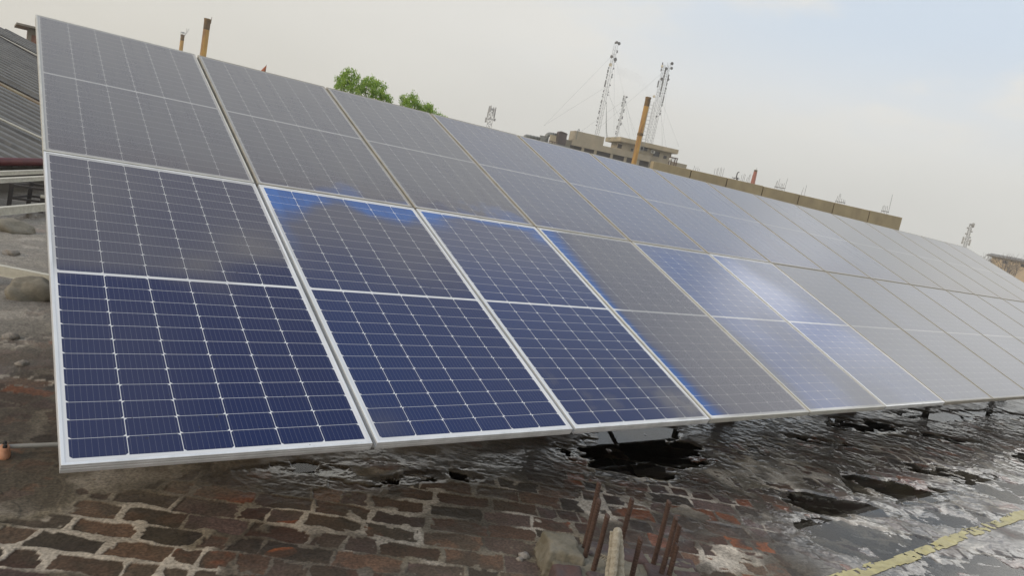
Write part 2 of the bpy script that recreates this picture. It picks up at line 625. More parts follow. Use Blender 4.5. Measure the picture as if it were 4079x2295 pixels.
b = MB()
b.add([(0.2, -2.1, WATER_Z), (12.5, -2.1, WATER_Z), (12.5, 1.9, WATER_Z), (0.2, 1.9, WATER_Z)], [(0, 1, 2, 3)])
tag(b.build('puddle_water', water_material()), kind='structure')


# yellow paint line, worn, following the bricks
def paint_line():
    xs = np.arange(2.7, 14.0, 0.011)
    ys = np.arange(-1.02, -0.84, 0.008)
    gx, gy = np.meshgrid(xs, ys)
    cy = -0.932 - 0.004 * np.sin(gx * 2.1)
    hw = 0.041 + 0.012 * (fbm(gx * 9, gy * 9, 131, 3) - 0.5) * 2
    h, c, wt = ground(gx, gy)
    hi_ = h - WATER_Z
    worn = fbm(gx * 24, gy * 24, 137, 4) - 0.16 * (vnoise(gx * 2.2, gy * 2.2, 139) - 0.5)
    keep = (np.abs(gy - cy) < hw) & (worn > 0.345)
    z = np.maximum(h, WATER_Z) + 0.0025
    nx = len(xs)
    vs = np.stack([gx, gy, z], -1).reshape(-1, 3)
    fs, used = [], {}
    V = []
    for j in range(len(ys) - 1):
        for i in range(nx - 1):
            if keep[j, i] and keep[j, i + 1] and keep[j + 1, i]:
                q = []
                for k in (j * nx + i, j * nx + i + 1, (j + 1) * nx + i + 1, (j + 1) * nx + i):
                    if k not in used:
                        used[k] = len(V)
                        V.append(tuple(vs[k]))
                    q.append(used[k])
                fs.append(q)
    me = bpy.data.meshes.new('painted_line')
    me.from_pydata(V, [], fs)
    me.polygons.foreach_set('use_smooth', [True] * len(me.polygons))
    me.materials.append(mat('yellow_road_paint', (0.52, 0.46, 0.20), (0.36, 0.31, 0.13), rough=0.35, scale=14, bump=0.3, bscale=90))
    o = link(bpy.data.objects.new('painted_line', me))
    tag(o, 'worn yellow painted line running over wet bricks beside the array', 'painted line', kind='structure')


paint_line()

# ================================================================== solar array
H0 = 0.437
TILT = R(22.36)
TILT2 = R(21.96)
PW, PL, PG = 1.038, 2.0735, 0.020
RG = 0.0115
P = PW + PG
NCOL = 15
ROW2 = Vector((0, (PL + RG) * math.cos(TILT), H0 + (PL + RG) * math.sin(TILT)))

M_FR_CLEAN = mat('washed_aluminium', (0.82, 0.83, 0.84), (0.62, 0.63, 0.635), rough=0.34, metal=0.35, scale=9, bump=0.02, stretch=(1, 0.2, 1))
M_FR_GREY = mat('dull_aluminium', (0.60, 0.59, 0.54), (0.50, 0.49, 0.45), rough=0.5, metal=0.2, scale=7, bump=0.03)
M_FR_DUST = mat('dusty_aluminium', (0.42, 0.39, 0.33), (0.33, 0.31, 0.27), rough=0.75, metal=0.0, scale=7, bump=0.05)
M_BACK = mat('backsheet', (0.62, 0.62, 0.60), (0.55, 0.55, 0.53), rough=0.6, scale=4, bump=0)


def glass_material():
    """laminate seen in its own plane: half cells, busbars, white backsheet gaps; dust, blue washed coating and some painted sky reflection come from a mesh attribute"""
    m, t, n, lk, p = new_mat('solar_laminate')

    def mth(op, a, b_=None, c_=None, clamp=False):
        nd = n.new('ShaderNodeMath')
        nd.operation = op
        nd.use_clamp = clamp
        for i, v in enumerate((a, b_, c_)):
            if v is None:
                continue
            if isinstance(v, (int, float)):
                nd.inputs[i].default_value = v
            else:
                lk(v, nd.inputs[i])
        return nd.outputs[0]

    def mixc(f, a, b_):
        nd = n.new('ShaderNodeMix')
        nd.data_type = 'RGBA'
        for s, v in ((nd.inputs[0], f), (nd.inputs[6], a), (nd.inputs[7], b_)):
            if isinstance(v, (int, float)):
                s.default_value = v
            elif isinstance(v, tuple):
                s.default_value = (*v, 1)
            else:
                lk(v, s)
        return nd.outputs[2]

    def step(x, a, b_):
        nd = n.new('ShaderNodeMapRange')
        nd.interpolation_type = 'SMOOTHSTEP'
        lk(x, nd.inputs[0])
        nd.inputs[1].default_value = a
        nd.inputs[2].default_value = b_
        return nd.outputs[0]

    tcn = n.new('ShaderNodeTexCoord')
    sp = n.new('ShaderNodeSeparateXYZ')
    lk(tcn.outputs['Object'], sp.inputs[0])
    x, y = sp.outputs[0], sp.outputs[1]
    mx_, my_ = 0.0225, 0.026
    cw = (PW - 2 * mx_) / 6
    mid = 0.0155
    ch = (PL - 2 * my_ - mid) / 24
    # columns
    ux = mth('DIVIDE', mth('SUBTRACT', x, mx_), cw)
    cx_ = mth('FLOOR', ux)
    fx = mth('MULTIPLY', mth('FRACT', ux), cw)
    ex = mth('MINIMUM', fx, mth('SUBTRACT', cw, fx))
    # rows (the two strings are split by a wider white strip)
    up = mth('GREATER_THAN', y, PL / 2)
    yy = mth('SUBTRACT', mth('SUBTRACT', y, my_), mth('MULTIPLY', up, mid))
    uy = mth('DIVIDE', yy, ch)
    fy = mth('MULTIPLY', mth('FRACT', uy), ch)
    ey = mth('MINIMUM', fy, mth('SUBTRACT', ch, fy))
    incol = mth('MULTIPLY', mth('GREATER_THAN', ux, 0.0), mth('LESS_THAN', ux, 6.0))
    inrow = mth('MULTIPLY', mth('GREATER_THAN', uy, 0.0), mth('LESS_THAN', uy, 24.0))
    inmid = mth('GREATER_THAN', mth('ABSOLUTE', mth('SUBTRACT', y, PL / 2)), mid * 0.5)
    # chamfered corners on one long side of each half cell
    par = mth('MODULO', cx_, 2.0)
    flip = mth('SUBTRACT', ch, fy)
    dy_ = mth('ADD', mth('MULTIPLY', par, flip), mth('MULTIPLY', mth('SUBTRACT', 1.0, par), fy))
    cham = mth('GREATER_THAN', mth('ADD', ex, dy_), 0.0105)
    cell = mth('MULTIPLY', step(ex, 0.0009, 0.0013), step(ey, 0.00055, 0.0009))
    cell = mth('MULTIPLY', mth('MULTIPLY', cell, cham), mth('MULTIPLY', mth('MULTIPLY', incol, inrow), inmid))
    # busbars, nine to a cell
    bx_ = mth('FRACT', mth('ADD', mth('MULTIPLY', mth('FRACT', ux), 9.0), 0.0))
    bus = mth('LESS_THAN', mth('ABSOLUTE', mth('SUBTRACT', bx_, 0.5)), 0.022)
    at = n.new('ShaderNodeAttribute')
    at.attribute_name = 'film'
    sa = n.new('ShaderNodeSeparateColor')
    lk(at.outputs['Color'], sa.inputs[0])
    dust0, blue0, dark0 = sa.outputs
    pale_tint0 = at.outputs['Alpha']
    # streaky washing marks run down the slope
    mp = n.new('ShaderNodeMapping')
    mp.inputs['Scale'].default_value = (70, 6, 1)
    lk(tcn.outputs['Object'], mp.inputs[0])
    st = n.new('ShaderNodeTexNoise')
    st.inputs['Scale'].default_value = 1.0
    st.inputs['Detail'].default_value = 4
    lk(mp.outputs[0], st.inputs['Vector'])
    blue = mth('MULTIPLY', blue0, mth('ADD', 0.55, mth('MULTIPLY', st.outputs['Fac'], 0.9)), clamp=True)
    gr = n.new('ShaderNodeTexNoise')
    gr.inputs['Scale'].default_value = 240
    gr.inputs['Detail'].default_value = 3
    lk(tcn.outputs['Object'], gr.inputs['Vector'])
    sp2 = n.new('ShaderNodeTexNoise')
    sp2.inputs['Scale'].default_value = 34
    sp2.inputs['Detail'].default_value = 2
    lk(tcn.outputs['Object'], sp2.inputs['Vector'])
    dust = mth('MULTIPLY', dust0, mth('ADD', 0.84, mth('MULTIPLY', gr.outputs['Fac'], 0.32)), clamp=True)
    speck = mth('MULTIPLY', step(sp2.outputs['Fac'], 0.735, 0.76), 0.75)
    c_cell = mixc(pale_tint0, (0.0025, 0.0120, 0.076), (0.036, 0.105, 0.35))
    c_cell = mixc(bus, c_cell, (0.13, 0.14, 0.19))
    c_cell = mixc(blue, c_cell, (0.030, 0.130, 0.42))
    col = mixc(cell, (0.74, 0.75, 0.77), c_cell)
    c_dust = mixc(dark0, (0.158, 0.158, 0.157), (0.130, 0.116, 0.111))
    col = mixc(dust, col, c_dust)
    col = mixc(speck, col, (0.03, 0.03, 0.04))
    lk(col, p.inputs['Base Color'])
    rr = n.new('ShaderNodeMapRange')
    rr.inputs[3].default_value = 0.045
    rr.inputs[4].default_value = 0.42
    lk(dust, rr.inputs[0])
    lk(rr.outputs[0], p.inputs['Roughness'])
    p.inputs['IOR'].default_value = 1.34
    p.inputs['Specular IOR Level'].default_value = 0.5
    sw = mth('MULTIPLY', dust, 0.50)
    lk(sw, p.inputs['Sheen Weight'])
    p.inputs['Sheen Roughness'].default_value = 0.4
    p.inputs['Sheen Tint'].default_value = (0.91, 0.95, 1.0, 1)
    return m


M_GLASS = glass_material()


def frame_mesh(name, m):
    prof = [(0.0, -0.035), (0.0, -0.0215), (0.0012, -0.0208), (0.0012, -0.0195), (0.0, -0.0188), (0.0, -0.0105), (0.0012, -0.0098), (0.0012, -0.0085), (0.0, -0.0078), (0.0, -0.001), (0.001, 0.0), (0.0100, 0.0), (0.0108, -0.0008), (0.0108, -0.006), (0.0015, -0.006), (0.0015, -0.033), (0.028, -0.033), (0.028, -0.035)]
    v, f = [], []
    k = len(prof)
    for (i, zz) in prof:
        v += [(i, i, zz), (PW - i, i, zz), (PW - i, PL - i, zz), (i, PL - i, zz)]
    for a in range(k):
        b_ = (a + 1) % k
        for c in range(4):
            d = (c + 1) % 4
            f.append((a * 4 + c, a * 4 + d, b_ * 4 + d, b_ * 4 + c))
    me = bpy.data.meshes.new(name)
    me.from_pydata(v, [], [tuple(reversed(q)) for q in f])
    me.materials.append(m)
    me.update()
    return me


FRAMES = {'clean': frame_mesh('frame', M_FR_CLEAN), 'grey': frame_mesh('frame', M_FR_GREY), 'dust': frame_mesh('frame', M_FR_DUST)}

GX, GY = 44, 84


def film(row, i, u, v):
    """dust, blue washed coating, dark wet dust, pale tint for panel i of a row, parts painting in reflected sky; u across 0..1, v up 0..1"""
    gu, gv = u * 1.04 + i * 1.06, v * 2.07 + row * 2.1
    n = fbm(gu * 2.2, gv * 2.2, 201, 4) - 0.5
    n2 = fbm(gu * 6, gv * 6, 211, 4) - 0.5
    n3 = fbm(gu * 1.1, gv * 1.1, 223, 3) - 0.5
    z = np.zeros_like(u)
    edge = np.minimum(np.minimum(u * 1.04, (1 - u) * 1.04), np.minimum(v, 1 - v) * 2.07)
    rim = 1 - ss(edge + 0.02 * n2, 0.008, 0.035)
    blue, dark, pale_tint = z.copy(), z.copy(), z.copy()
    if row == 1:
        drip = fbm(gu * 21 + i * 3.7, gv * 1.6, 231, 3) - 0.5
        d = 0.62 + 0.11 * ss(np.array(float(i)), 4.0, 11.0) + 0.12 * n + 0.06 * n3 + 0.10 * drip + 0.08 * (_h(z + i, z, 241) - 0.5)
        d = np.maximum(d, 0.75 * rim)
        foot = 1 - ss(v + 0.06 * n2 + 0.03 * n, 0.02, 0.16)
        dark = 0.55 * foot + 0.20 * (1 - ss(v, 0.0, 0.55))
        if i in (1, 2, 3):
            d = d - (0.26 if i < 3 else 0.2) * (1 - ss(v + 0.18 * n2, 0.01, 0.07))
            blue = 0.55 * (1 - ss(v + 0.25 * n2 + 0.15 * n, 0.0, 0.055)) * ss(u, 0.15, 0.6)
        pale_tint = ss(np.array(float(i)), 1.5, 5.0) * (1 - ss(np.array(float(i)), 6.0, 10.0)) * 0.9 + z
        if i >= 4:
            d = d - 0.06 * (i < 7)
        return np.clip(d, 0, 1), np.clip(blue, 0, 1), np.clip(dark, 0, 1), np.clip(pale_tint, 0, 1)
    if i == 0:  # upper half mixes dust with the sky's reflection painted in
        up = ss(v + 0.05 * n2 * (v < 0.5) - 0.10 * ss(u, 0.35, 0.9) + 0.05 * n, 0.47, 0.545)
        d = 0.40 * up * (0.80 + 0.55 * (1 - ss(u, 0.15, 0.75)) * 0.6 + 0.5 * n)
        blob = np.exp(-(((u - 0.60) / 0.12) ** 2 + ((v - 0.53) / 0.075) ** 2)) + np.exp(-(((u - 0.84) / 0.16) ** 2 + ((v - 0.66) / 0.08) ** 2))
        d = d + 0.30 * np.clip(blob, 0, 1)
        low = 0.10 * (1 - ss(v, 0.3, 0.5)) * (1 - ss(u, 0.2, 0.6))
        return np.clip(d + low + 0.035, 0, 1), z, z + 0.62, z
    if i == 1:
        top = ss(v + 0.35 * n2 * 0.25 + 0.09 * n + 0.05 * np.sin(u * 9.0 + 0.6), 0.865, 0.955)
        side = ss(v, 0.60, 0.8) * (1 - ss(u + 0.05 * n2, 0.03, 0.10)) * 0.4
        blue = 0.75 * top + side
        d = 0.44 * ss(v + 0.24 * n + 0.05 * n2, 0.42, 0.88) * (1 - top) * (1 - 0.6 * side) + 0.035
        bot = 0.20 * np.exp(-(((u - 0.05) / 0.1) ** 2 + ((v - 0.04) / 0.05) ** 2))
        return np.clip(d + bot, 0, 1), np.clip(blue, 0, 1), z + 0.60, z + 0.09
    if i == 2:
        top = ss(v + 0.06 * n2 + 0.02 * n, 0.955, 0.985) * 0.8 + 0.9 * np.exp(-(((u - 0.04) / 0.12) ** 2 + ((v - 0.95) / 0.05) ** 2)) + 0.8 * np.exp(-(((u - 0.97) / 0.10) ** 2 + ((v - 0.93) / 0.05) ** 2))
        d = 0.36 * ss(v + 0.15 * n, 0.45, 0.9) * (1 - np.clip(top, 0, 1)) + 0.05
        d = d + 0.55 * np.exp(-(((u - 0.95) / 0.22) ** 2 + ((v - 0.05) / 0.09) ** 2)) + 0.2 * ss(n2, 0.05, 0.2) * (1 - ss(v, 0.1, 0.3))
        return np.clip(d, 0, 1), np.clip(top, 0, 1), z + 0.50, 0.22 * ss(v, 0.1, 0.8) + 0.10
    if i == 3:
        wd = 0.035 + 0.045 * np.sin(v * 6.0 + 2.2) + 0.06 * (v > 0.8) * (v - 0.8) * 5 + 0.03 * (1 - ss(v, 0.02, 0.1))
        b_ = 1 - ss(u + 0.05 * n2 + 0.03 * n, wd * 0.25, wd + 0.09)
        soft = 1 - ss(u + 0.04 * n, wd, wd + 0.22)
        d = 0.62 * (1 - b_) - 0.28 * soft * (1 - b_) + 0.08 * n
        return np.clip(d, 0, 1), np.clip(b_ * 0.78, 0, 1), z + 0.62, z + 0.15
    if i == 4:
        d = 0.40 + 0.35 * n + 0.35 * np.exp(-(((u - 0.9) / 0.35) ** 2 + ((v - 0.05) / 0.28) ** 2)) + 0.3 * (1 - ss(u, 0.0, 0.18)) * (1 - ss(v, 0.3, 0.6))
        b_ = 0.55 * np.exp(-(((u - 0.96) / 0.05) ** 2 + ((v - 0.88) / 0.12) ** 2)) + 0.35 * np.exp(-(((u - 0.55) / 0.1) ** 2 + ((v - 0.10) / 0.03) ** 2)) + 0.45 * np.exp(-(((u - 0.62) / 0.05) ** 2 + ((v - 0.30) / 0.02) ** 2))
        return np.clip(d, 0, 1), np.clip(b_, 0, 1), z + 0.25, z + 0.85  # pale tint paints in sky reflected at a low angle
    if i == 5:  # pale corner, foot and tint paint the sky's glare into the film
        d = 0.26 + 0.25 * n + 0.30 * ss(u + v - 0.1 * n, 1.05, 1.5) + 0.40 * (1 - ss(v + 0.1 * n, 0.08, 0.45))
        b_ = 0.4 * np.exp(-(((u - 0.78) / 0.22) ** 2 + ((v - 0.985) / 0.012) ** 2))
        return np.clip(d, 0, 1), np.clip(b_, 0, 1), z, z + 1.0
    drip = fbm(gu * 21 + i * 3.7, gv * 1.6, 237, 3) - 0.5
    d = 0.72 + 0.12 * n + 0.06 * n3 + 0.10 * drip + 0.08 * (_h(z + i, z, 243) - 0.5)
    d = np.maximum(d, 0.92 * rim)
    return np.clip(d, 0, 1), z, 0.12 * (1 - ss(v, 0, 0.3)), z + 0.5


def laminate(row, i):
    e = 0.0100
    us, vs = np.linspace(0, 1, GX), np.linspace(0, 1, GY)
    gu, gv = np.meshgrid(us, vs)
    co = np.stack([e + gu * (PW - 2 * e), e + gv * (PL - 2 * e), np.full_like(gu, -0.0022)], -1).reshape(-1, 3)
    nv = len(co)
    corners = [(e, e, -0.0055), (PW - e, e, -0.0055), (PW - e, PL - e, -0.0055), (e, PL - e, -0.0055)]
    me = bpy.data.meshes.new('glass_laminate')
    f = []
    for j in range(GY - 1):
        for k in range(GX - 1):
            a = j * GX + k
            f.append((a, a + 1, a + GX + 1, a + GX))
    f.append((nv + 3, nv + 2, nv + 1, nv))
    me.from_pydata([tuple(p) for p in co] + corners, [], f)
    me.materials.append(M_GLASS)
    me.materials.append(M_BACK)
    me.polygons[len(f) - 1].material_index = 1
    at = me.attributes.new('film', 'FLOAT_COLOR', 'POINT')
    arr = np.zeros((nv + 4, 4), np.float32)
    arr[:nv] = np.stack(film(row, i, gu, gv), -1).reshape(-1, 4)
    at.data.foreach_set('color', arr.ravel())
    me.update()
    return me


LOWER_LABELS = [
    'nearest lower panel, white frame, navy cells with a brownish grey upper half',
    'lower panel with a blue streaked band along its top edge and navy cells below',
    'clean navy lower panel between the blue banded panel and the brown dusty one',
    'brown dusty lower panel with a bright blue washed strip down its left edge',
    'hazy light blue lower panel right of the brown dusty panel',
    'lower panel with a white frame, blue fading to pale grey in its corner']
UPPER_LABELS = [
    'nearest upper panel, grey with dust, at the tall left corner of the array',
    'dusty grey upper panel behind which the thick rusty chimney pipe stands',
    'dusty upper panel just below the larger green tree',
    'dusty upper panel with its top edge below the distant lattice tower',
    'bluish grey upper panel below the curved ducts of the rooftop',
    'bluish grey upper panel below the concrete building with masts']
ORD = ['first', 'second', 'third', 'fourth', 'fifth', 'sixth', 'seventh', 'eighth', 'ninth', 'tenth', 'eleventh', 'twelfth', 'thirteenth', 'fourteenth', 'fifteenth']
FRK = ['clean', 'clean', 'clean', 'grey', 'grey', 'clean']
for row in (0, 1):
    for i in range(NCOL):
        e = empty('solar_panel')
        base = Vector((i * P, 0, H0)) if row == 0 else Vector((i * P, 0, 0)) + ROW2
        e.location = base
        e.rotation_euler = (TILT if row == 0 else TILT2, 0, 0)
        if row == 0:
            lab = LOWER_LABELS[i] if i < 6 else 'pale dust covered panel, %s from the left in the lower row' % ORD[i]
        else:
            lab = UPPER_LABELS[i] if i < 6 else 'pale dust covered panel, %s from the left in the upper row' % ORD[i]
        tag(e, lab, 'solar panel', 'solar panels of the tilted array')
        kind = (FRK[i] if i < 6 else 'dust') if row == 0 else ('grey' if i < 1 else 'dust')
        link(bpy.data.objects.new('frame', FRAMES[kind]), e)
        link(bpy.data.objects.new('glass_laminate', laminate(row, i)), e)

# the steel the panels are bolted to
M_GALV = mat('galvanised_steel', (0.42, 0.43, 0.43), (0.30, 0.31, 0.31), rough=0.45, metal=0.6, scale=12, bump=0.05)
M_DARKSTEEL = mat('dark_painted_steel', (0.035, 0.035, 0.038), (0.06, 0.05, 0.045), rough=0.55, scale=20, bump=0.1)
M_FOOT = mat('dark_concrete', (0.07, 0.065, 0.06), (0.045, 0.042, 0.04), rough=0.8, scale=9, bump=0.4)
ms = empty('panel_support', (0, 0, 0), 0, 'steel support of rails and legs hidden under the tilted panels', 'panel support')


def slope(v, drop):
    """world (y, z) at distance v up the slope, drop below the glass plane"""
    return v * math.cos(TILT) + drop * math.sin(TILT), H0 + v * math.sin(TILT) - drop * math.cos(TILT)


for v in (0.36, 1.62, 2.56, 3.70):
    y_, z_ = slope(v, 0.035 + 0.021)
    b = MB()
    b.box(((NCOL * P) / 2 + (0.026 if v < 1 else 0.03), y_, z_), (NCOL * P - (0.076 if v < 1 else 0.16), 0.041, 0.041), M=Matrix.Rotation(TILT, 4, 'X'))
    b.build('rail', M_GALV, ms)
b = MB()
y_, z_ = slope(3.88, 0.10)
b.box(((NCOL * P) / 2, y_, z_ - 0.15), (NCOL * P - 0.2, 0.05, 0.30))  # unseen beam added to keep sky out of the puddle's reflection
b.build('unseen_sky_blocker', M_DARKSTEEL, ms)
LEGX = [0.9, 3.05, 5.2, 7.35, 9.5, 11.65, 13.8]
for x_ in LEGX:
    b = MB()
    y0, z0 = slope(0.3, 0.035 + 0.042 + 0.036)
    y1, z1 = slope(3.9, 0.035 + 0.042 + 0.036)
    b.bar((x_, y0, z0), (x_, y1, z1), 0.05, 0.07)
    b.build('rafter', M_DARKSTEEL, ms)
    for v in (1.35, 3.55):
        y_, z_ = slope(v, 0.15)
        b = MB()
        b.box((x_, y_, (z_ - 0.05) / 2), (0.06, 0.06, z_ + 0.05))
        b.build('leg', M_DARKSTEEL, ms)
    y_a, z_a = slope(3.55, 0.2)
    y_b, z_b = slope(2.2, 0.15)
    b = MB()
    b.bar((x_ + 0.035, y_a, 0.35), (x_ + 0.035, y_b, z_b), 0.03, 0.03)
    b.build('brace', M_DARKSTEEL, ms)
for k, x_ in enumerate(LEGX):
    y_, _ = slope(1.35, 0.15)
    b = MB()
    b.tube([(x_, y_, -0.03), (x_, y_, 0.05), (x_, y_, 0.09), (x_, y_, 0.22)], [0.24, 0.23, 0.17, 0.15], n=4)
    o = b.build('concrete_footing', M_FOOT, bevel=0.012)
    tag(o, 'dark concrete footing under a front leg, %s from the left below the panels' % ORD[k], 'footing', 'footings under the array')

# ================================================================== stump with starter bars, rope
M_RUST = mat('rusty_bar', (0.055, 0.030, 0.022), (0.085, 0.045, 0.030), rough=0.75, scale=40, bump=0.3, c3=(0.04, 0.025, 0.02))
M_BRICKOLD = mat('broken_brick', (0.095, 0.050, 0.042), (0.070, 0.052, 0.052), rough=0.75, scale=9, bump=0.6, bscale=40, c3=(0.17, 0.15, 0.12), hi=0.58)
M_MORTAR = mat('old_mortar', (0.135, 0.12, 0.085), (0.20, 0.18, 0.14), rough=0.85, scale=11, bump=0.8, bscale=50, c3=(0.14, 0.13, 0.10))
ang = math.atan2(DY, DX)


def loc2(u_, v_, z=0.0):
    """stump frame: u along the courses, v towards the array"""
    return Vector((1.79 + u_ * DX + v_ * NX, -0.285 + u_ * DY + v_ * NY, z))


def chunk(name, mats, outline, z0, z1, parent=None, inset=0.012, amp=0.006, seed=1):
    """rough lump: an outline extruded up with a broken, pitted top"""
    me = bpy.data.meshes.new(name)
    bm = bmesh.new()
    bot = [bm.verts.new((*p, z0)) for p in outline]
    bm.faces.new(bot)
    r_ = bmesh.ops.extrude_face_region(bm, geom=bm.faces[:])
    tv = [g for g in r_['geom'] if isinstance(g, bmesh.types.BMVert)]
    cen = sum((q.co for q in tv), Vector()) / len(tv)
    for q in tv:
        q.co.z = z1
        q.co.xy = cen.xy + (q.co.xy - cen.xy) * (1 - inset / max(0.05, (q.co.xy - cen.xy).length))
    bmesh.ops.recalc_face_normals(bm, faces=bm.faces[:])
    bmesh.ops.bevel(bm, geom=[e for e in bm.edges], offset=0.006, segments=1, affect='EDGES')
    bmesh.ops.triangulate(bm, faces=[f for f in bm.faces if len(f.verts) > 4])
    for _ in range(5):
        es = [e for e in bm.edges if e.calc_length() > 0.012]
        if len(bm.verts) > 26000 or not es:
            break
        bmesh.ops.subdivide_edges(bm, edges=es, cuts=1)
        bmesh.ops.triangulate(bm, faces=[f for f in bm.faces if len(f.verts) > 4])
    bm.normal_update()
    xs = np.array([q.co.x for q in bm.verts])
    ys = np.array([q.co.y for q in bm.verts])
    zs = np.array([q.co.z for q in bm.verts])
    dn = (fbm(xs * 18 + zs * 9, ys * 18 - zs * 7, seed, 4) - 0.5) * 2 * amp + (fbm(xs * 60 + zs * 31, ys * 60, seed + 5, 3) - 0.5) * amp
    for q, dd in zip(bm.verts, dn):
        q.co += q.normal * float(dd)
    bm.to_mesh(me)
    bm.free()
    me.polygons.foreach_set('use_smooth', [True] * len(me.polygons))
    for m in (mats if isinstance(mats, (list, tuple)) else [mats]):
        me.materials.append(m)
    return link(bpy.data.objects.new(name, me), parent)


st = empty('column_stump', (0, 0, 0), 0, 'broken brick column stump with rusty bars sticking up in the foreground', 'column stump')
TOPZ = 0.085


def quad2(u0, u1, v0, v1):
    j = lambda: random.uniform(-0.008, 0.008)
    pts = []
    for (a, c) in ((u0, v0), ((u0 + u1) / 2, v0), (u1, v0), (u1, (v0 + v1) / 2), (u1, v1), ((u0 + u1) / 2, v1), (u0, v1), (u0, (v0 + v1) / 2)):
        q = loc2(a + j(), c + j())
        pts.append((q.x, q.y))
    return pts


bed = chunk('mortar_bed', M_MORTAR, quad2(0.0, 0.66, -0.62, -0.005), -0.04, TOPZ - 0.010, st, amp=0.008, seed=301)
chunk('mortar_cap', M_MORTAR, quad2(-0.035, 0.145, -0.20, 0.02), 0.0, TOPZ + 0.022, st, inset=0.03, amp=0.010, seed=305)
br = [(0.165, 0.30, -0.105, 0.0), (0.315, 0.44, -0.115, 0.0), (0.45, 0.665, -0.105, -0.01), (0.16, 0.385, -0.225, -0.12), (0.40, 0.52, -0.225, -0.12), (0.535, 0.66, -0.24, -0.12),
      (-0.005, 0.115, -0.325, -0.215), (0.125, 0.345, -0.345, -0.24), (0.36, 0.47, -0.35, -0.24), (0.48, 0.675, -0.36, -0.255), (-0.01, 0.21, -0.455, -0.345), (0.225, 0.44, -0.465, -0.36), (0.455, 0.66, -0.475, -0.375), (0.0, 0.2, -0.58, -0.47), (0.215, 0.42, -0.58, -0.48), (0.44, 0.66, -0.6, -0.49)]
for k, q in enumerate(br):
    chunk('brick', M_BRICKOLD if k % 5 != 3 else M_MORTAR, quad2(*q), 0.0, TOPZ + random.uniform(-0.010, 0.006), st, inset=0.006, amp=0.005, seed=310 + k * 7)


def rebar_mesh(L, r, lean, name='rebar'):
    """ribbed bar, ribs every 12 mm, slightly sunk at the foot"""
    b_ = MB()
    pts, rs = [], []
    z = -0.05
    pitch = 0.0125
    while z < L:
        for dz, rr in ((0.0, r * 0.92), (pitch * 0.5, r * 0.92), (pitch * 0.62, r * 1.10), (pitch * 0.86, r * 1.10)):
            zz = z + dz
            if zz > L:
                break
            pts.append((lean[0] * zz + 0.003 * math.sin(zz * 9), lean[1] * zz, zz))
            rs.append(rr)
        z += pitch
    # oblique ribs: shear each ring
    n = 12
    b_.tube(pts, rs, n=n)
    V = [Vector(q) for q in b_.v]
    for i in range(len(pts)):
        for k in range(n):
            V[i * n + k].z += 0.006 * math.cos(2 * math.pi * k / n)
    b_.v = [tuple(q) for q in V]
    return b_.mesh(name, M_RUST, True)


# (u-v from the survey: x, y of the foot, height, lean)
BARS = [((1.905, -0.410), 0.285, (0.02, 0.02), 'tall rusty bar at the stump\'s far left, just behind a shorter one'),
        ((1.858, -0.468), 0.245, (0.015, 0.0), 'rusty bar standing close in front of the tallest left bar'),
        ((1.826, -0.556), 0.225, (0.02, 0.0), 'rusty bar right behind the looped rope'),
        ((2.040, -0.486), 0.235, (0.01, 0.0), 'rusty bar standing alone between the rope and the right hand cluster'),
        ((1.946, -0.655), 0.165, (-0.03, 0.0), 'short rusty bar nearest the middle of the stump'),
        ((2.130, -0.608), 0.275, (0.0, 0.0), 'tallest rusty bar of the right hand cluster'),
        ((2.087, -0.688), 0.255, (0.0, -0.01), 'rusty bar with a chipped pale tip beside the tallest right bar'),
        ((2.270, -0.590), 0.135, (0.0, 0.02), 'short rusty bar hidden half behind the rightmost bar'),
        ((2.113, -0.708), 0.135, (0.0, 0.0), 'rightmost short rusty bar at the stump\'s edge')]
for (xy, hgt, ln, lab) in BARS:
    o = link(bpy.data.objects.new('rebar', rebar_mesh(hgt, 0.0105, ln)), st)
    o.location = (xy[0], xy[1], TOPZ + 0.004)

# rope: two heavy strands hung over a bar
M_ROPE = mat('old_cotton_rope', (0.45, 0.41, 0.33), (0.33, 0.29, 0.22), rough=0.95, scale=60, bump=0.9, bscale=170)


def rope_strand(b_, pts, r, n=14, twist=0.0):
    P_ = [Vector(p) for p in pts]
    out, rr = [], []
    M_ = 26
    for i in range(len(P_) - 1):
        p0 = P_[max(i - 1, 0)]
        p1, p2 = P_[i], P_[i + 1]
        p3 = P_[min(i + 2, len(P_) - 1)]
        for k in range(M_):
            t_ = k / M_
            q = 0.5 * ((2 * p1) + (p2 - p0) * t_ + (2 * p0 - 5 * p1 + 4 * p2 - p3) * t_ * t_ + (3 * p1 - p0 - 3 * p2 + p3) * t_ ** 3)
            out.append(q)
            rr.append(r * (0.96 + 0.05 * math.sin(i * 9 + k * 0.9)) * (0.98 + 0.04 * random.random()))
    out.append(P_[-1])
    rr.append(r * 0.7)
    b_.tube(out, rr, n=n)


rope = empty('rope', (1.80, -0.62, TOPZ), 0, 'frayed beige rope looped over a rusty bar on the stump', 'rope')
rx = Vector((1.80, -0.62, TOPZ))
b = MB()
rope_strand(b, [Vector((1.775, -0.700, 0.085)) - rx, Vector((1.797, -0.675, 0.16)) - rx, Vector((1.815, -0.645, 0.235)) - rx, Vector((1.833, -0.622, 0.275)) - rx, Vector((1.850, -0.618, 0.262)) - rx, Vector((1.850, -0.650, 0.19)) - rx, Vector((1.842, -0.690, 0.11)) - rx, Vector((1.840, -0.76, 0.09)) - rx], 0.0165)
b.build('rope_bight', M_ROPE, rope, smooth=True)
b = MB()
rope_strand(b, [Vector((1.829, -0.604, 0.27)) - rx, Vector((1.818, -0.628, 0.19)) - rx, Vector((1.802, -0.65, 0.12)) - rx, Vector((1.79, -0.68, 0.092)) - rx], 0.0115, n=10)
b.build('rope_tail', M_ROPE, rope, smooth=True)
b = MB()
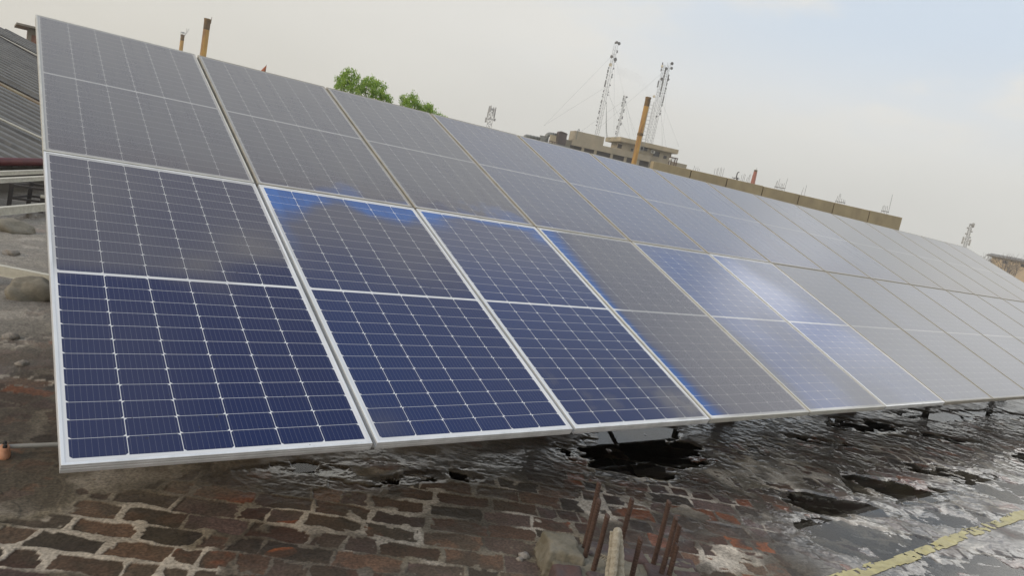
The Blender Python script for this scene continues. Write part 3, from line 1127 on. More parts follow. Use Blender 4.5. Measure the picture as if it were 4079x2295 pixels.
for k in range(14):
    q = Vector((1.775 + random.uniform(-0.015, 0.015), -0.705 + random.uniform(-0.015, 0.015), 0.095)) - rx
    b.tube([q, q + Vector((random.uniform(-0.02, 0.02), random.uniform(-0.03, 0.0), -0.012)), q + Vector((random.uniform(-0.04, 0.04), random.uniform(-0.05, 0.0), -0.014))], 0.0014, n=5)
b.build('frayed_fibres', M_ROPE, rope)
b = MB()
for k in range(5):
    a0 = Vector((1.868 + 0.006 * k, -0.52 - 0.01 * k, 0.10)) - rx
    b.tube([a0, a0 + Vector((0.012, -0.012, 0.022)), a0 + Vector((0.022, -0.03, 0.01)), a0 + Vector((0.01, -0.05, -0.006))], 0.0016, n=5)
b.build('loose_strands', M_ROPE, rope)

# loose bits lying about
M_STONE = mat('mortar_crumb', (0.30, 0.27, 0.24), (0.20, 0.18, 0.15), rough=0.85, scale=25, bump=0.5)


def pebble(x_, y_, r_, lab, name='mortar_lump', sq=0.6, m=None, seed=0, group=None):
    me = bpy.data.meshes.new(name)
    bm = bmesh.new()
    bmesh.ops.create_icosphere(bm, subdivisions=4, radius=1.0)
    xs = np.array([q.co.x for q in bm.verts])
    ys = np.array([q.co.y for q in bm.verts])
    zs = np.array([q.co.z for q in bm.verts])
    k = 1 + 0.75 * (fbm(xs * 1.4 + zs + 5, ys * 1.4 - zs, 401 + seed, 3) - 0.5) + 0.16 * (fbm(xs * 5 + zs * 3, ys * 5, 405 + seed, 3) - 0.5)
    for q, kk in zip(bm.verts, k):
        q.co *= float(kk) * r_
        q.co.z *= sq
    bm.to_mesh(me)
    bm.free()
    me.polygons.foreach_set('use_smooth', [True] * len(me.polygons))
    me.materials.append(m or M_STONE)
    o = link(bpy.data.objects.new(name, me))
    o.location = (x_, y_, r_ * sq * 0.35)
    return tag(o, lab, 'rubble', group)


pebble(1.690, -0.285, 0.022, 'pale crumb of mortar at the left foot of the stump', seed=2, group='mortar crumbs by the stump')
pebble(1.655, -0.300, 0.014, 'smallest pale crumb lying left of another crumb by the stump', seed=4, group='mortar crumbs by the stump')
for (x_, y_, r_, lab_) in ((-0.02, 2.75, 0.045, 'small grey stone behind the nearer pale rail on the left'), (0.06, 5.35, 0.06, 'grey stone on the deck between the two concrete lumps'),
                          (0.02, 2.25, 0.03, 'little stone in front of the nearer concrete lump'), (0.30, 7.6, 0.06, 'grey stone lying before the black stand')):
    pebble(x_, y_, r_, lab_, seed=int(y_ * 10), group='loose stones on the left')
pebble(1.955, -0.215, 0.020, 'flat grey crumb of mortar behind the stump', seed=6, group='mortar crumbs by the stump')

# ================================================================== left side: conduit, clamp, rails, lumps, stand
M_PVC = mat('grey_conduit', (0.40, 0.39, 0.36), (0.32, 0.31, 0.28), rough=0.5, scale=10, bump=0.1)
b = MB()
b.tube([(-0.16, 1.085, 0.035), (-0.07, 1.068, 0.036), (0.10, 1.052, 0.040), (0.5, 1.03, 0.034), (1.4, 1.02, 0.03)], 0.0095, n=12)
tag(b.build('conduit_pipe', M_PVC, smooth=True), 'thin grey conduit pipe running under the nearest panel', 'pipe')
M_CLAY = mat('orange_clay_plastic', (0.42, 0.19, 0.10), (0.50, 0.25, 0.15), rough=0.6, scale=20, bump=0.15)
M_BLACKP = mat('black_plug', (0.02, 0.018, 0.018), (0.03, 0.026, 0.024), rough=0.6, scale=20, bump=0.1)
cl = empty('insulator', (-0.088, 1.045, 0), 0, 'small orange insulator with two black bolts at the conduit end', 'insulator')
b = MB()
prof = [(0.0, 0.030), (0.012, 0.0315), (0.035, 0.031), (0.040, 0.027), (0.062, 0.026), (0.068, 0.022), (0.072, 0.010)]
b.tube([(0, 0, h_) for h_, _ in prof], [r_ for _, r_ in prof], n=20)
bo = b.build('insulator_body', M_CLAY, cl, smooth=True)
bo.scale = (0.75, 1.3, 0.72)
for dy_ in (-0.016, 0.018):
    b = MB()
    b.tube([(0.0, dy_, 0.044), (0.0, dy_, 0.056), (0.001, dy_, 0.064)], [0.009, 0.0085, 0.006], n=8)
    b.build('bolt', M_BLACKP, cl)

M_RAIL = mat('weathered_rail', (0.62, 0.60, 0.52), (0.48, 0.46, 0.39), rough=0.55, metal=0.15, scale=5, bump=0.05, stretch=(1, 4, 4))


def c_rail(a, b_, wd, ht, lab, z_add=0.0):
    """open channel: web, top flange with lips"""
    a, b_ = Vector(a), Vector(b_)
    o = empty('mounting_rail', a, 0, lab, 'rail', 'spare mounting rails on the left')
    m_ = MB()
    d = b_ - a
    s = Vector((-d.y, d.x, 0)).normalized()
    up = Vector((0, 0, 1))
    m_.bar(up * ht, d + up * ht, wd, 0.006)
    m_.bar(s * (wd / 2 - 0.002) + up * ht / 2, d + s * (wd / 2 - 0.002) + up * ht / 2, 0.004, ht - 0.007)
    m_.bar(-s * (wd / 2 - 0.002) + up * ht / 2, d - s * (wd / 2 - 0.002) + up * ht / 2, 0.004, ht - 0.007)
    m_.bar(-s * (wd / 2 + 0.004) + up * 0.004, d - s * (wd / 2 + 0.004) + up * 0.004, 0.012, 0.005)
    m_.build('rail_channel', M_RAIL, o)
    return o


c_rail((-0.90, 4.75, 0.085), (0.95, 3.35, 0.085), 0.05, 0.075, 'pale channel rail lying on the nearer concrete lump')
c_rail((-0.75, 5.95, 0.07), (1.35, 9.30, 0.07), 0.06, 0.085, 'pale channel rail lying on the farther concrete lump')
c_rail((-0.6, 7.05, 0.30), (1.6, 11.2, 0.30), 0.06, 0.05, 'nearer pale rail laid across the black stand')
c_rail((-0.6, 7.55, 0.33), (1.6, 11.75, 0.33), 0.05, 0.05, 'farther pale rail laid across the black stand')
M_LUMP = mat('concrete_lump', (0.255, 0.23, 0.18), (0.20, 0.18, 0.14), rough=0.85, scale=8, bump=0.5, bscale=30)


def lump(x_, y_, rx_, ry_, h_, lab, seed):
    o = pebble(x_, y_, 1.0, lab, 'concrete_lump', 1.0, M_LUMP, seed, 'concrete lumps under the rails')
    o.scale = (rx_, ry_, h_)
    o.location.z = 0.01
    o['category'] = 'concrete lump'


lump(0.150, 3.80, 0.185, 0.13, 0.13, 'rounded concrete lump under the nearer pale rail beside the first panel', 31)
lump(0.10, 6.62, 0.19, 0.15, 0.10, 'rounded concrete lump under the farther pale rail', 37)

sd_ = empty('steel_stand', (0, 0, 0), 0, 'low black steel stand carrying two pale rails on the left', 'stand')
legs = [(0.103, 8.19), (0.319, 8.60), (0.61, 8.14), (0.83, 8.55)]
for (x_, y_) in legs:
    b = MB()
    b.bar((x_, y_, -0.01), (x_ + 0.012, y_, 0.31), 0.046, 0.046)
    b.build('leg', M_DARKSTEEL, sd_)
b = MB()
for (i, j) in ((0, 1), (1, 3), (0, 2), (2, 3)):
    p_, q_ = legs[i], legs[j]
    b.bar((p_[0], p_[1], 0.285), (q_[0], q_[1], 0.285), 0.03, 0.03)
b.build('top_frame', M_DARKSTEEL, sd_)
b = MB()
for (i, j) in ((0, 1), (1, 3), (0, 2)):
    p_, q_ = legs[i], legs[j]
    b.bar((p_[0], p_[1], 0.13), (q_[0], q_[1], 0.13), 0.022, 0.026)
b.build('stretcher', M_DARKSTEEL, sd_)
b = MB()
b.bar((0.425, 8.10, -0.01), (0.435, 8.10, 0.19), 0.05, 0.05)
o = b.build('steel_post', M_DARKSTEEL)
b = MB()
b.box((0.437, 8.10, 0.205), (0.055, 0.055, 0.03))
b.build('cap', M_RAIL, o)
tag(o, 'short dark post with a pale cap in front of the black stand', 'post')

# ---- tin shed: roof rises away to the left, grid turned like the brick courses
DV = Vector((DX, DY, 0))
NV = Vector((NX, NY, 0))
SH0 = Vector((0.0, 9.25, 0.45))
BETA = R(17)
EV = -DV * math.cos(BETA) + Vector((0, 0, math.sin(BETA)))
UPN = NV.cross(EV)
if UPN.z < 0:
    UPN = -UPN


def shp(T, s, h_=0.0):
    return SH0 + NV * T + EV * s + UPN * h_


def corrugated(name, T0, T1, s0, s1, pitch, amp, m, parent, lift=0.0, stain=0):
    b_ = MB()
    k = int((T1 - T0) / pitch * 20)
    n_s = 10
    for j in range(n_s + 1):
        for i in range(k + 1):
            T = T0 + (T1 - T0) * i / k
            ph = (T / pitch) % 1.0
            hh = amp * min(1.0, max(0.0, (0.27 - abs(ph - 0.5)) / 0.06))
            b_.v.append(tuple(shp(T, s0 + (s1 - s0) * j / n_s, lift + hh)))
    for j in range(n_s):
        for i in range(k):
            a = j * (k + 1) + i
            b_.f.append((a, a + 1, a + k + 2, a + k + 1))
            b_.m.append(0)
    o = b_.build(name, m, parent)
    md = o.modifiers.new('thickness', 'SOLIDIFY')
    md.thickness = 0.004
    return o


M_TIN = mat('grey_roof_sheet', (0.19, 0.188, 0.182), (0.135, 0.135, 0.135), rough=0.65, scale=2.5, bump=0.1, c3=(0.22, 0.21, 0.19), metal=0.0, spec=0.15)
M_FLASH = mat('pale_flashing', (0.50, 0.47, 0.40), (0.40, 0.37, 0.31), rough=0.65, scale=6, bump=0.1)
M_RUSTSTRIP = mat('rusty_flashing', (0.33, 0.30, 0.20), (0.16, 0.08, 0.05), rough=0.8, scale=0.55, bump=0.1, lo=0.42, hi=0.6)
M_SHEDWALL = mat('grey_plaster', (0.17, 0.16, 0.14), (0.12, 0.115, 0.10), rough=0.9, scale=4, bump=0.3)
M_REDPIPE = mat('red_brown_pipe', (0.125, 0.032, 0.034), (0.10, 0.028, 0.03), rough=0.38, scale=8, bump=0.05)
shed = empty('tin_shed', (0, 0, 0), 0, 'low shed with a grey corrugated roof rising on the left', 'shed')
corrugated('roof_sheet', -3.0, 5.02, -0.04, 9.0, 0.335, 0.075, M_TIN, shed, lift=-0.06)
corrugated('roof_sheet', 5.66, 11.4, -0.04, 9.0, 0.335, 0.075, M_TIN, shed, lift=-0.02)
corrugated('roof_sheet', 12.2, 14.2, -0.04, 8.6, 0.40, 0.07, M_TIN, shed, lift=-0.06)
b = MB()
b.bar(shp(5.12, 0, 0.01), shp(5.12, 9, 0.01), 0.16, 0.03)
b.build('lap_strip', M_RUSTSTRIP, shed)
b = MB()
b.bar(shp(5.42, 0, -0.08), shp(5.42, 9, -0.08), 0.44, 0.02)
b.build('valley_gutter', M_TIN, shed)
b = MB()
for (T_, h0_, h1_) in ((5.665, -0.10, -0.02), (12.19, -0.10, -0.06)):
    q = [shp(T_, -0.04, h0_), shp(T_, 9, h0_), shp(T_, 9, h1_), shp(T_, -0.04, h1_)]
    q2 = [v_ + NV * 0.01 for v_ in q]
    b.add(q + q2, [(0, 1, 2, 3), (7, 6, 5, 4), (0, 4, 5, 1), (1, 5, 6, 2), (2, 6, 7, 3), (3, 7, 4, 0)])
b.build('step_flashing', M_DARKSTEEL, shed)
b = MB()
b.bar(shp(11.9, 0, -0.09), shp(11.9, 9, -0.09), 0.9, 0.02)
b.build('valley_gutter', M_TIN, shed)
b = MB()
b.bar(shp(11.48, 0, 0.015), shp(11.48, 9, 0.015), 0.16, 0.09)
b.build('verge_trim', M_FLASH, shed)
b = MB()
wl = SH0 + NV * 7 - DV * 0.30
b.bar(wl - NV * 10.5 + Vector((0, 0, -0.40)), wl + NV * 10.5 + Vector((0, 0, -0.40)), 0.2, 0.6)
b.build('wall', M_SHEDWALL, shed)
b = MB()
b.tube([SH0 - NV * 3 + DV * 0.02 + Vector((0, 0, 0.0)), SH0 + NV * 5 + DV * 0.02, SH0 + NV * 14 + DV * 0.02], 0.056, n=20)
o = b.build('drain_pipe', M_REDPIPE, smooth=True)
tag(o, 'red brown drain pipe along the eave of the tin shed', 'pipe')
b = MB()
p0 = shp(1.6, 3.6, 0.09)
b.tube([p0, shp(2.1, 0.6, 0.07)], 0.02, n=8)
o = b.build('steel_rod', M_RAIL)
tag(o, 'thin pale rod lying across the corrugated shed roof', 'rod')
b = MB()
for (a_, c_) in (((10.4, 2.0), (11.0, 7.5)),):
    b.tube([shp(a_[0], a_[1], 0.12), shp((a_[0] + c_[0]) / 2, (a_[1] + c_[1]) / 2, 0.07), shp(c_[0], c_[1], 0.12)], 0.018, n=6)
o = b.build('roof_cable', M_DARKSTEEL)
tag(o, 'dark cable sagging over the top of the shed roof', 'cable')

# hut with a flat roof beyond the shed
M_BRICKRED = mat('pinkish_brickwork', (0.36, 0.20, 0.15), (0.28, 0.16, 0.13), rough=0.9, scale=16, bump=0.5, c3=(0.38, 0.27, 0.21))
M_CEM = mat('pale_cement', (0.34, 0.31, 0.26), (0.26, 0.24, 0.20), rough=0.9, scale=5, bump=0.3, stretch=(1, 1, 0.4))
hut = empty('brick_hut', (pol(2.0, 0, 32).x, pol(2.0, 0, 32).y, 0), 0, 'small brick hut with a flat roof slab behind the shed roof', 'hut')
hz = pol(2.0, 3.30, 32).z
b = MB()
b.box((1.1, 0.9, (hz - 6) / 2), (1.9, 1.8, hz + 6))
b.build('wall', M_BRICKRED, hut)
b = MB()
b.box((1.0, 0.8, hz + 0.035), (2.5, 2.3, 0.07))
b.build('roof_slab', M_CEM, hut)
b = MB()
b.box((0.16, -0.012, (hz - 6) / 2), (0.13, 0.05, hz + 5.98))
b.box((1.1, -0.010, hz - 0.11), (1.75, 0.04, 0.2))
b.build('cement_trim', M_CEM, hut)
b = MB()
b.box((0.72, -0.010, hz - 0.62), (0.38, 0.03, 0.62))  # black panel, its colour stands for the unlit hole in the wall
b.build('dark_opening_panel', M_BLACKP, hut)

# ================================================================== skyline: chimneys, flag, trees
M_CHIM = mat('rust_yellow_steel', (0.52, 0.31, 0.075), (0.24, 0.135, 0.065), rough=0.7, scale=2.6, bump=0.2, bscale=12, c3=(0.19, 0.14, 0.09), stretch=(1, 1, 0.25), metal=0.0)
M_SOOT = mat('sooty_steel', (0.13, 0.105, 0.08), (0.24, 0.16, 0.08), rough=0.85, scale=3, bump=0.1)


def chimney(name, az, el_top, D, dia, lab, collar=None, extra=None, base=-6.5):
    top = pol(az, el_top, D)
    o = empty(name, (top.x, top.y, base), 0, lab, 'chimney', 'thin steel chimneys on the skyline')
    H = top.z - base
    b_ = MB()
    b_.tube([(0, 0, 0), (0, 0, H * 0.5), (0, 0, H - 0.55)], dia / 2, n=24)
    b_.build('flue_pipe', M_CHIM, o, smooth=True)
    b_ = MB()
    b_.tube([(0, 0, H - 0.549), (0, 0, H - 0.12), (0, 0, H)], [dia / 2 * 1.004, dia / 2 * 1.02, dia / 2 * 1.14], n=24, caps=False)
    b_.tube([(0, 0, H), (0, 0, H - 0.25)], [dia / 2 * 1.14, dia / 2 * 0.96], n=24, caps=False)
    b_.build('flue_mouth', M_SOOT, o, smooth=True)
    if collar is not None:
        b_ = MB()
        zc = pol(az, collar, D).z - base
        b_.tube([(0, 0, zc - 0.03), (0, 0, zc + 0.03)], dia / 2 * 1.22, n=24)
        b_.tube([(0, 0, zc - 0.09), (0, 0, zc + 0.09)], dia / 2 * 1.06, n=24)
        b_.build('collar', M_SOOT, o)
    return o, H


chimney('steel_chimney', 45.32, 8.09, 45, 0.318, 'tall rusty yellow chimney in front of the concrete building', collar=5.27)
cn_, H = chimney('steel_chimney', 12.43, 6.68, 42, 0.31, 'thick rusty chimney above the second upper panel')
b = MB()
b.bar((0.17, 0, H - 0.2), (0.185, 0, H + 0.14), 0.02, 0.02)
b.build('bracket', M_SOOT, cn_)
cn_, H = chimney('steel_chimney', 11.0, 5.22, 80, 0.34, 'slim short chimney with a small cap left of the thick one')
b = MB()
for k in range(4):
    a_ = k * math.pi / 2
    b.bar((0.17 * math.cos(a_), 0.17 * math.sin(a_), H - 0.05), (0.17 * math.cos(a_), 0.17 * math.sin(a_), H + 0.22), 0.03, 0.03)
b.tube([(0, 0, H + 0.2), (0, 0, H + 0.24)], [0.24, 0.2], n=16)
b.bar((0.2, 0, H), (0.42, 0, H + 0.5), 0.03, 0.03)
b.bar((0.42, 0, H + 0.5), (0.5, 0, H + 0.75), 0.03, 0.03)
b.bar((0.32, 0, H + 0.3), (0.28, 0, H + 0.7), 0.03, 0.03)
b.build('rain_cap', M_GALV, cn_)

M_BRICKCH = mat('red_brick_stack', (0.36, 0.13, 0.085), (0.30, 0.115, 0.08), rough=0.9, scale=6, bump=0.2)
top = pol(54.355, 4.23, 130)
o = empty('brick_chimney', (top.x, top.y, -6.5), 0, 'tapering red brick chimney with a dark top beyond the wall', 'chimney')
H = top.z + 6.5
b = MB()
b.tube([(0, 0, 0), (0, 0, H - 0.32)], [1.05, 0.285], n=20)
b.build('stack', M_BRICKCH, o, smooth=True)
b = MB()
b.tube([(0, 0, H - 0.319), (0, 0, H)], [0.283, 0.27], n=20)
b.build('sooty_rim', M_SOOT, o, smooth=True)
b = MB()
b.tube([(0.12, 0, H), (0.12, 0, H + 0.4)], 0.03, n=6)
b.build('lightning_rod', M_GALV, o)

M_FLAG = mat('orange_cloth', (0.50, 0.16, 0.07), (0.40, 0.12, 0.05), rough=0.9, scale=6, bump=0.2)
fp = pol(16.67, 4.58, 60)
o = empty('flag', (fp.x, fp.y, -6.5), 0, 'small orange pennant on a thin pole above the second panel', 'flag')
H = fp.z + 6.5
b = MB()
b.tube([(0, 0, 0), (0, 0, H)], [0.04, 0.015], n=8)
b.build('pole', M_GALV, o)
b = MB()
for i in range(9):
    t_ = i / 8
    for k in range(4):
        s_ = k / 3
        wd = 0.62 * t_
        b.v.append((-wd * (1 - s_) * 0.78, -wd * (1 - s_) * -0.3 + 0.05 * math.sin(3 * t_ + 5 * s_), H - 0.06 - 0.66 * t_ - 0.10 * (1 - s_) * t_))
for i in range(8):
    for k in range(3):
        a = i * 4 + k
        b.f.append((a, a + 1, a + 5, a + 4))
        b.m.append(0)
ob = b.build('cloth', M_FLAG, o, smooth=True)


def leaf_material(name, c1, c2, c3):
    m, t, n, lk, p = new_mat(name)
    oi = n.new('ShaderNodeAttribute')
    oi.attribute_name = 'tint'
    cr = n.new('ShaderNodeValToRGB')
    cr.color_ramp.elements[0].color = (*c1, 1)
    cr.color_ramp.elements[1].color = (*c3, 1)
    e = cr.color_ramp.elements.new(0.5)
    e.color = (*c2, 1)
    lk(oi.outputs['Fac'], cr.inputs[0])
    lk(cr.outputs[0], p.inputs['Base Color'])
    p.inputs['Roughness'].default_value = 0.6
    tl = n.new('ShaderNodeBsdfTranslucent')
    lk(cr.outputs[0], tl.inputs['Color'])
    mx = n.new('ShaderNodeMixShader')
    mx.inputs[0].default_value = 0.35
    lk(p.outputs[0], mx.inputs[1])
    lk(tl.outputs[0], mx.inputs[2])
    lk(mx.outputs[0], n['Material Output'].inputs['Surface'])
    return m


M_LEAF = leaf_material('fresh_leaves', (0.14, 0.27, 0.035), (0.31, 0.48, 0.07), (0.52, 0.64, 0.14))
M_BARK = mat('grey_bark', (0.12, 0.09, 0.065), (0.08, 0.06, 0.045), rough=0.9, scale=8, bump=0.5)


def tree(clumps, D, trunk_az, lab, seed, leaves_per=430, leaf=0.09):
    rnd = random.Random(seed)
    base = pol(trunk_az, 0, D)
    o = empty('broadleaf_tree', (base.x, base.y, -6.5), 0, lab, 'tree', 'green trees behind the array')
    org = Vector((base.x, base.y, -6.5))
    V, F, T = [], [], []
    cl_pts = []
    for (az, el, rr) in clumps:
        c = pol(az, el, D + rnd.uniform(-0.5, 0.5)) - org
        cl_pts.append((c, rr))
    fork = Vector((0, 0, 8.1))
    for (c, rr) in cl_pts:
        # a few upright sprays in every clump, leaves hang from each
        for s_ in range(7):
            d = Vector((rnd.gauss(0, 0.6), rnd.gauss(0, 0.6), rnd.gauss(0.25, 0.55))).normalized() * rr * rnd.uniform(0.3, 1.3)
            tip = c + d
            shade = rnd.uniform(-0.18, 0.18)
            for k in range(leaves_per // 7):
                q = tip + Vector((rnd.gauss(0, 0.062), rnd.gauss(0, 0.062), rnd.gauss(-0.03, 0.085)))
                a = rnd.uniform(0, 6.283)
                dr = Vector((math.cos(a) * 0.55, math.sin(a) * 0.55, -0.75 + rnd.gauss(0, 0.3))).normalized()
                sd2 = dr.cross(Vector((rnd.gauss(0, 1), rnd.gauss(0, 1), rnd.gauss(0, 1)))).normalized()
                L = leaf * rnd.uniform(0.6, 1.25)
                W_ = L * 0.23
                i0 = len(V)
                V += [tuple(q), tuple(q + dr * L * 0.45 + sd2 * W_), tuple(q + dr * L), tuple(q + dr * L * 0.45 - sd2 * W_)]
                F.append((i0, i0 + 1, i0 + 2, i0 + 3))
                T += [min(1, max(0, 0.45 + shade + rnd.gauss(0, 0.2)))] * 4
    me = bpy.data.meshes.new('crown')
    me.from_pydata(V, [], F)
    me.attributes.new('tint', 'FLOAT', 'POINT').data.foreach_set('value', np.array(T, np.float32))
    me.materials.append(M_LEAF)
    link(bpy.data.objects.new('crown', me), o)
    b_ = MB()
    b_.tube([(0, 0, 0), (0.05, 0, 4), fork], [0.22, 0.17, 0.12], n=10)
    for (c, rr) in cl_pts:
        midp = fork.lerp(c, 0.5) + Vector((rnd.uniform(-0.15, 0.15), rnd.uniform(-0.15, 0.15), -0.15))
        b_.tube([fork, midp, c], [0.06, 0.03, 0.010], n=6)
    b_.build('trunk', M_BARK, o, smooth=True)


tree([(22.05, 5.05, .26), (22.15, 4.70, .30), (22.70, 5.28, .24), (22.85, 4.92, .30), (23.15, 4.6, .30), (22.5, 4.45, .3), (23.95, 4.85, .25), (24.2, 5.05, .24), (24.75, 5.1, .24), (24.95, 4.75, .22), (24.0, 4.5, .26), (24.55, 4.25, .26), (23.5, 4.25, .3), (25.2, 4.35, .2), (25.65, 4.05, .2), (24.95, 3.95, .26), (22.0, 4.25, .3), (23.0, 4.0, .35), (24.1, 3.85, .35), (22.4, 3.6, .4), (23.4, 3.2, .45), (24.8, 3.3, .4)],
     35, 23.6, 'larger bright green tree showing above the third upper panel', 5)
tree([(26.7, 4.15, .22), (27.1, 4.35, .24), (27.4, 4.6, .20), (27.65, 4.35, .20), (27.3, 4.0, .26), (27.9, 4.0, .22), (28.5, 4.05, .18), (28.85, 4.12, .16), (29.05, 3.85, .18), (28.4, 3.75, .24), (29.55, 3.62, .16), (27.0, 3.7, .3), (28.0, 3.4, .35), (29.0, 3.3, .3), (30.0, 3.45, .12)],
     35, 28.0, 'smaller bright green tree right of the larger one', 9, leaves_per=300)

# ================================================================== concrete building with masts
M_CONC = mat('weathered_concrete', (0.40, 0.35, 0.265), (0.31, 0.275, 0.21), rough=0.9, scale=0.6, bump=0.3, bscale=4, c3=(0.24, 0.215, 0.175), stretch=(1, 1, 0.6))
M_CONCW = mat('warm_concrete', (0.46, 0.39, 0.27), (0.37, 0.32, 0.225), rough=0.9, scale=0.9, bump=0.2)
M_GLASSDK = mat('dark_window', (0.03, 0.032, 0.036), (0.045, 0.046, 0.05), rough=0.25, scale=2, bump=0)
M_SHADE_TRIM = mat('brown_shade_and_trim', (0.06, 0.05, 0.045), (0.045, 0.04, 0.038), rough=0.9, scale=2, bump=0.1)
M_AC = mat('white_casing', (0.62, 0.62, 0.58), (0.52, 0.52, 0.49), rough=0.6, scale=3, bump=0)
M_RUSTFR = mat('rusty_frame', (0.12, 0.065, 0.045), (0.085, 0.05, 0.04), rough=0.85, scale=6, bump=0.2)
M_DUCT = mat('galvanised_duct', (0.26, 0.27, 0.255), (0.20, 0.205, 0.195), rough=0.55, metal=0.15, scale=1.5, bump=0.05)
M_HOOD = mat('sooty_hood', (0.075, 0.058, 0.058), (0.11, 0.085, 0.08), rough=0.75, scale=1.6, bump=0.1)

K1 = pol(43.93, 0, 120)
FR = Vector((0.9235, -0.3836, 0))
BK = Vector((0.3836, 0.9235, 0))
GND = -6.5


def bw(az, el, dy_=0.0):
    """bearing and elevation -> local (x, z) on the building's front plane shifted back by dy_"""
    a = R(az)
    dx, dy2 = math.sin(a), math.cos(a)
    p0 = K1 + BK * dy_ - CAM
    # p0 + FR*s parallel to (dx, dy2)
    s = (p0.y * dx - p0.x * dy2) / (FR.x * dy2 - FR.y * dx)
    q = p0 + FR * s
    D = math.hypot(q.x, q.y)
    return s, CAM.z + D * math.tan(R(el)) - GND


bld_rot = math.atan2(FR.y, FR.x)


def bempty(name, lab, cat, group=None):
    return empty(name, (K1.x, K1.y, GND), bld_rot, lab, cat, group)


def bbox(b_, x0, x1, y0, y1, z0, z1):
    b_.box(((x0 + x1) / 2, (y0 + y1) / 2, (z0 + z1) / 2), (x1 - x0, y1 - y0, z1 - z0))


bd = bempty('concrete_building', 'weathered concrete building with a flat overhanging roof slab beyond the panels', 'building')
xs0, zt = bw(43.93, 4.82)
xs1, _ = bw(48.46, 4.6)
zs_ = bw(43.97, 4.52)[1]
b = MB()
bbox(b, 0, xs1, 0, 7.0, zs_, zt)
bbox(b, 0.05, xs1 - 0.05, 0.05, 6.95, zs_ - 0.10, zs_ - 0.002)
b.build('roof_slab', M_CONCW, bd)
wx0, wx1 = 0.95, bw(48.0, 4.0, 0.95)[0]
b = MB()
bbox(b, wx0, wx1, 0.95, 6.2, 0.0, zs_ - 0.101)
b.build('wall', M_CONC, bd)


def win(az0, az1, el0, el1, parent, m=M_GLASSDK, dy_=0.95, frame=True):
    x0, z0_ = bw(az0, el0, dy_)
    x1, z1_ = bw(az1, el1, dy_)
    b_ = MB()
    bbox(b_, x0, x1, dy_ - 0.03, dy_ + 0.03, z0_, z1_)
    o_ = b_.build('window', m, parent)
    if frame:
        b_ = MB()
        t_ = 0.07
        bbox(b_, x0 - t_, x1 + t_, dy_ - 0.075, dy_ - 0.001, z1_ + 0.002, z1_ + t_)
        bbox(b_, x0 - t_, x1 + t_, dy_ - 0.09, dy_ - 0.001, z0_ - t_, z0_ - 0.002)
        bbox(b_, x0 - t_, x0 - 0.002, dy_ - 0.07, dy_ - 0.001, z0_, z1_)
        bbox(b_, x1 + 0.002, x1 + t_, dy_ - 0.07, dy_ - 0.001, z0_, z1_)
        b_.build('window_frame', M_CONC, o_)


win(43.80, 44.14, 3.95, 4.27, bd, M_SHADE_TRIM)
win(44.88, 45.06, 3.90, 4.10, bd)
win(45.60, 46.12, 4.12, 4.37, bd)
win(46.62, 47.10, 3.86, 4.22, bd)
win(47.42, 47.68, 3.82, 4.03, bd)
# wide lower storey with a parapet, the loggia's shade painted as a dark box under it
lx0, lz1 = bw(42.7, 3.9, 0.2)
lx1 = bw(46.5, 3.6, 0.2)[0]
lz0 = bw(43.6, 3.42, 0.2)[1]
tx0 = bw(40.30, 4.0, 0.2)[0]
b = MB()
bbox(b, tx0, lx1, 0.2, 0.93, lz0, lz1)
b.build('parapet', M_CONC, bd)
b = MB()
bbox(b, tx0 - 2, wx0 - 0.004, 0.97, 6.0, 0, lz1 - 0.25)
b.build('wing_wall', M_CONC, bd)
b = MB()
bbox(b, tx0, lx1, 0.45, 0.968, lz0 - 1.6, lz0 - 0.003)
b.build('loggia_shade', M_SHADE_TRIM, bd)
for az in (41.2, 42.2, 43.5, 44.6, 45.6):
    x0, _ = bw(az, 3.3, 0.44)
    b = MB()
    bbox(b, x0 - 0.22, x0 + 0.22, 0.30, 0.448, 0, lz0 - 0.004)
    b.build('pier', M_CONC, bd)
# right low annex
ax1, az1_ = bw(49.2, 3.66, 1.6)
b = MB()
bbox(b, wx1 + 0.004, ax1, 1.0, 6.0, 0, az1_)
b.build('annex', M_CONC, bd)

# rooftop water tank block
tk = bempty('tank_block', 'long plain concrete tank block on the roof left of the slab', 'water tank')
tx0, tz1 = bw(40.36, 4.62, 0.6)
tx1, tz0 = bw(42.69, 3.92, 0.6)
b = MB()
bbox(b, tx0, tx1, 0.6, 3.4, tz0 - 0.2, tz1)
b.build('tank_wall', M_CONC, tk)
b = MB()
xq = bw(40.62, 4.6, 0.6)[0]
pts = [(xq - 0.2, 0.58, tz1 - 2.2), (xq - 0.2, 0.58, tz1 + 0.1), (xq - 0.12, 0.62, tz1 + 0.3), (xq, 0.7, tz1 + 0.36), (xq + 0.1, 0.8, tz1 + 0.28), (xq + 0.12, 0.9, tz1 - 0.05)]
b.tube(pts, 0.055, n=8)
b.build('vent_pipe', M_DUCT, tk, smooth=True)

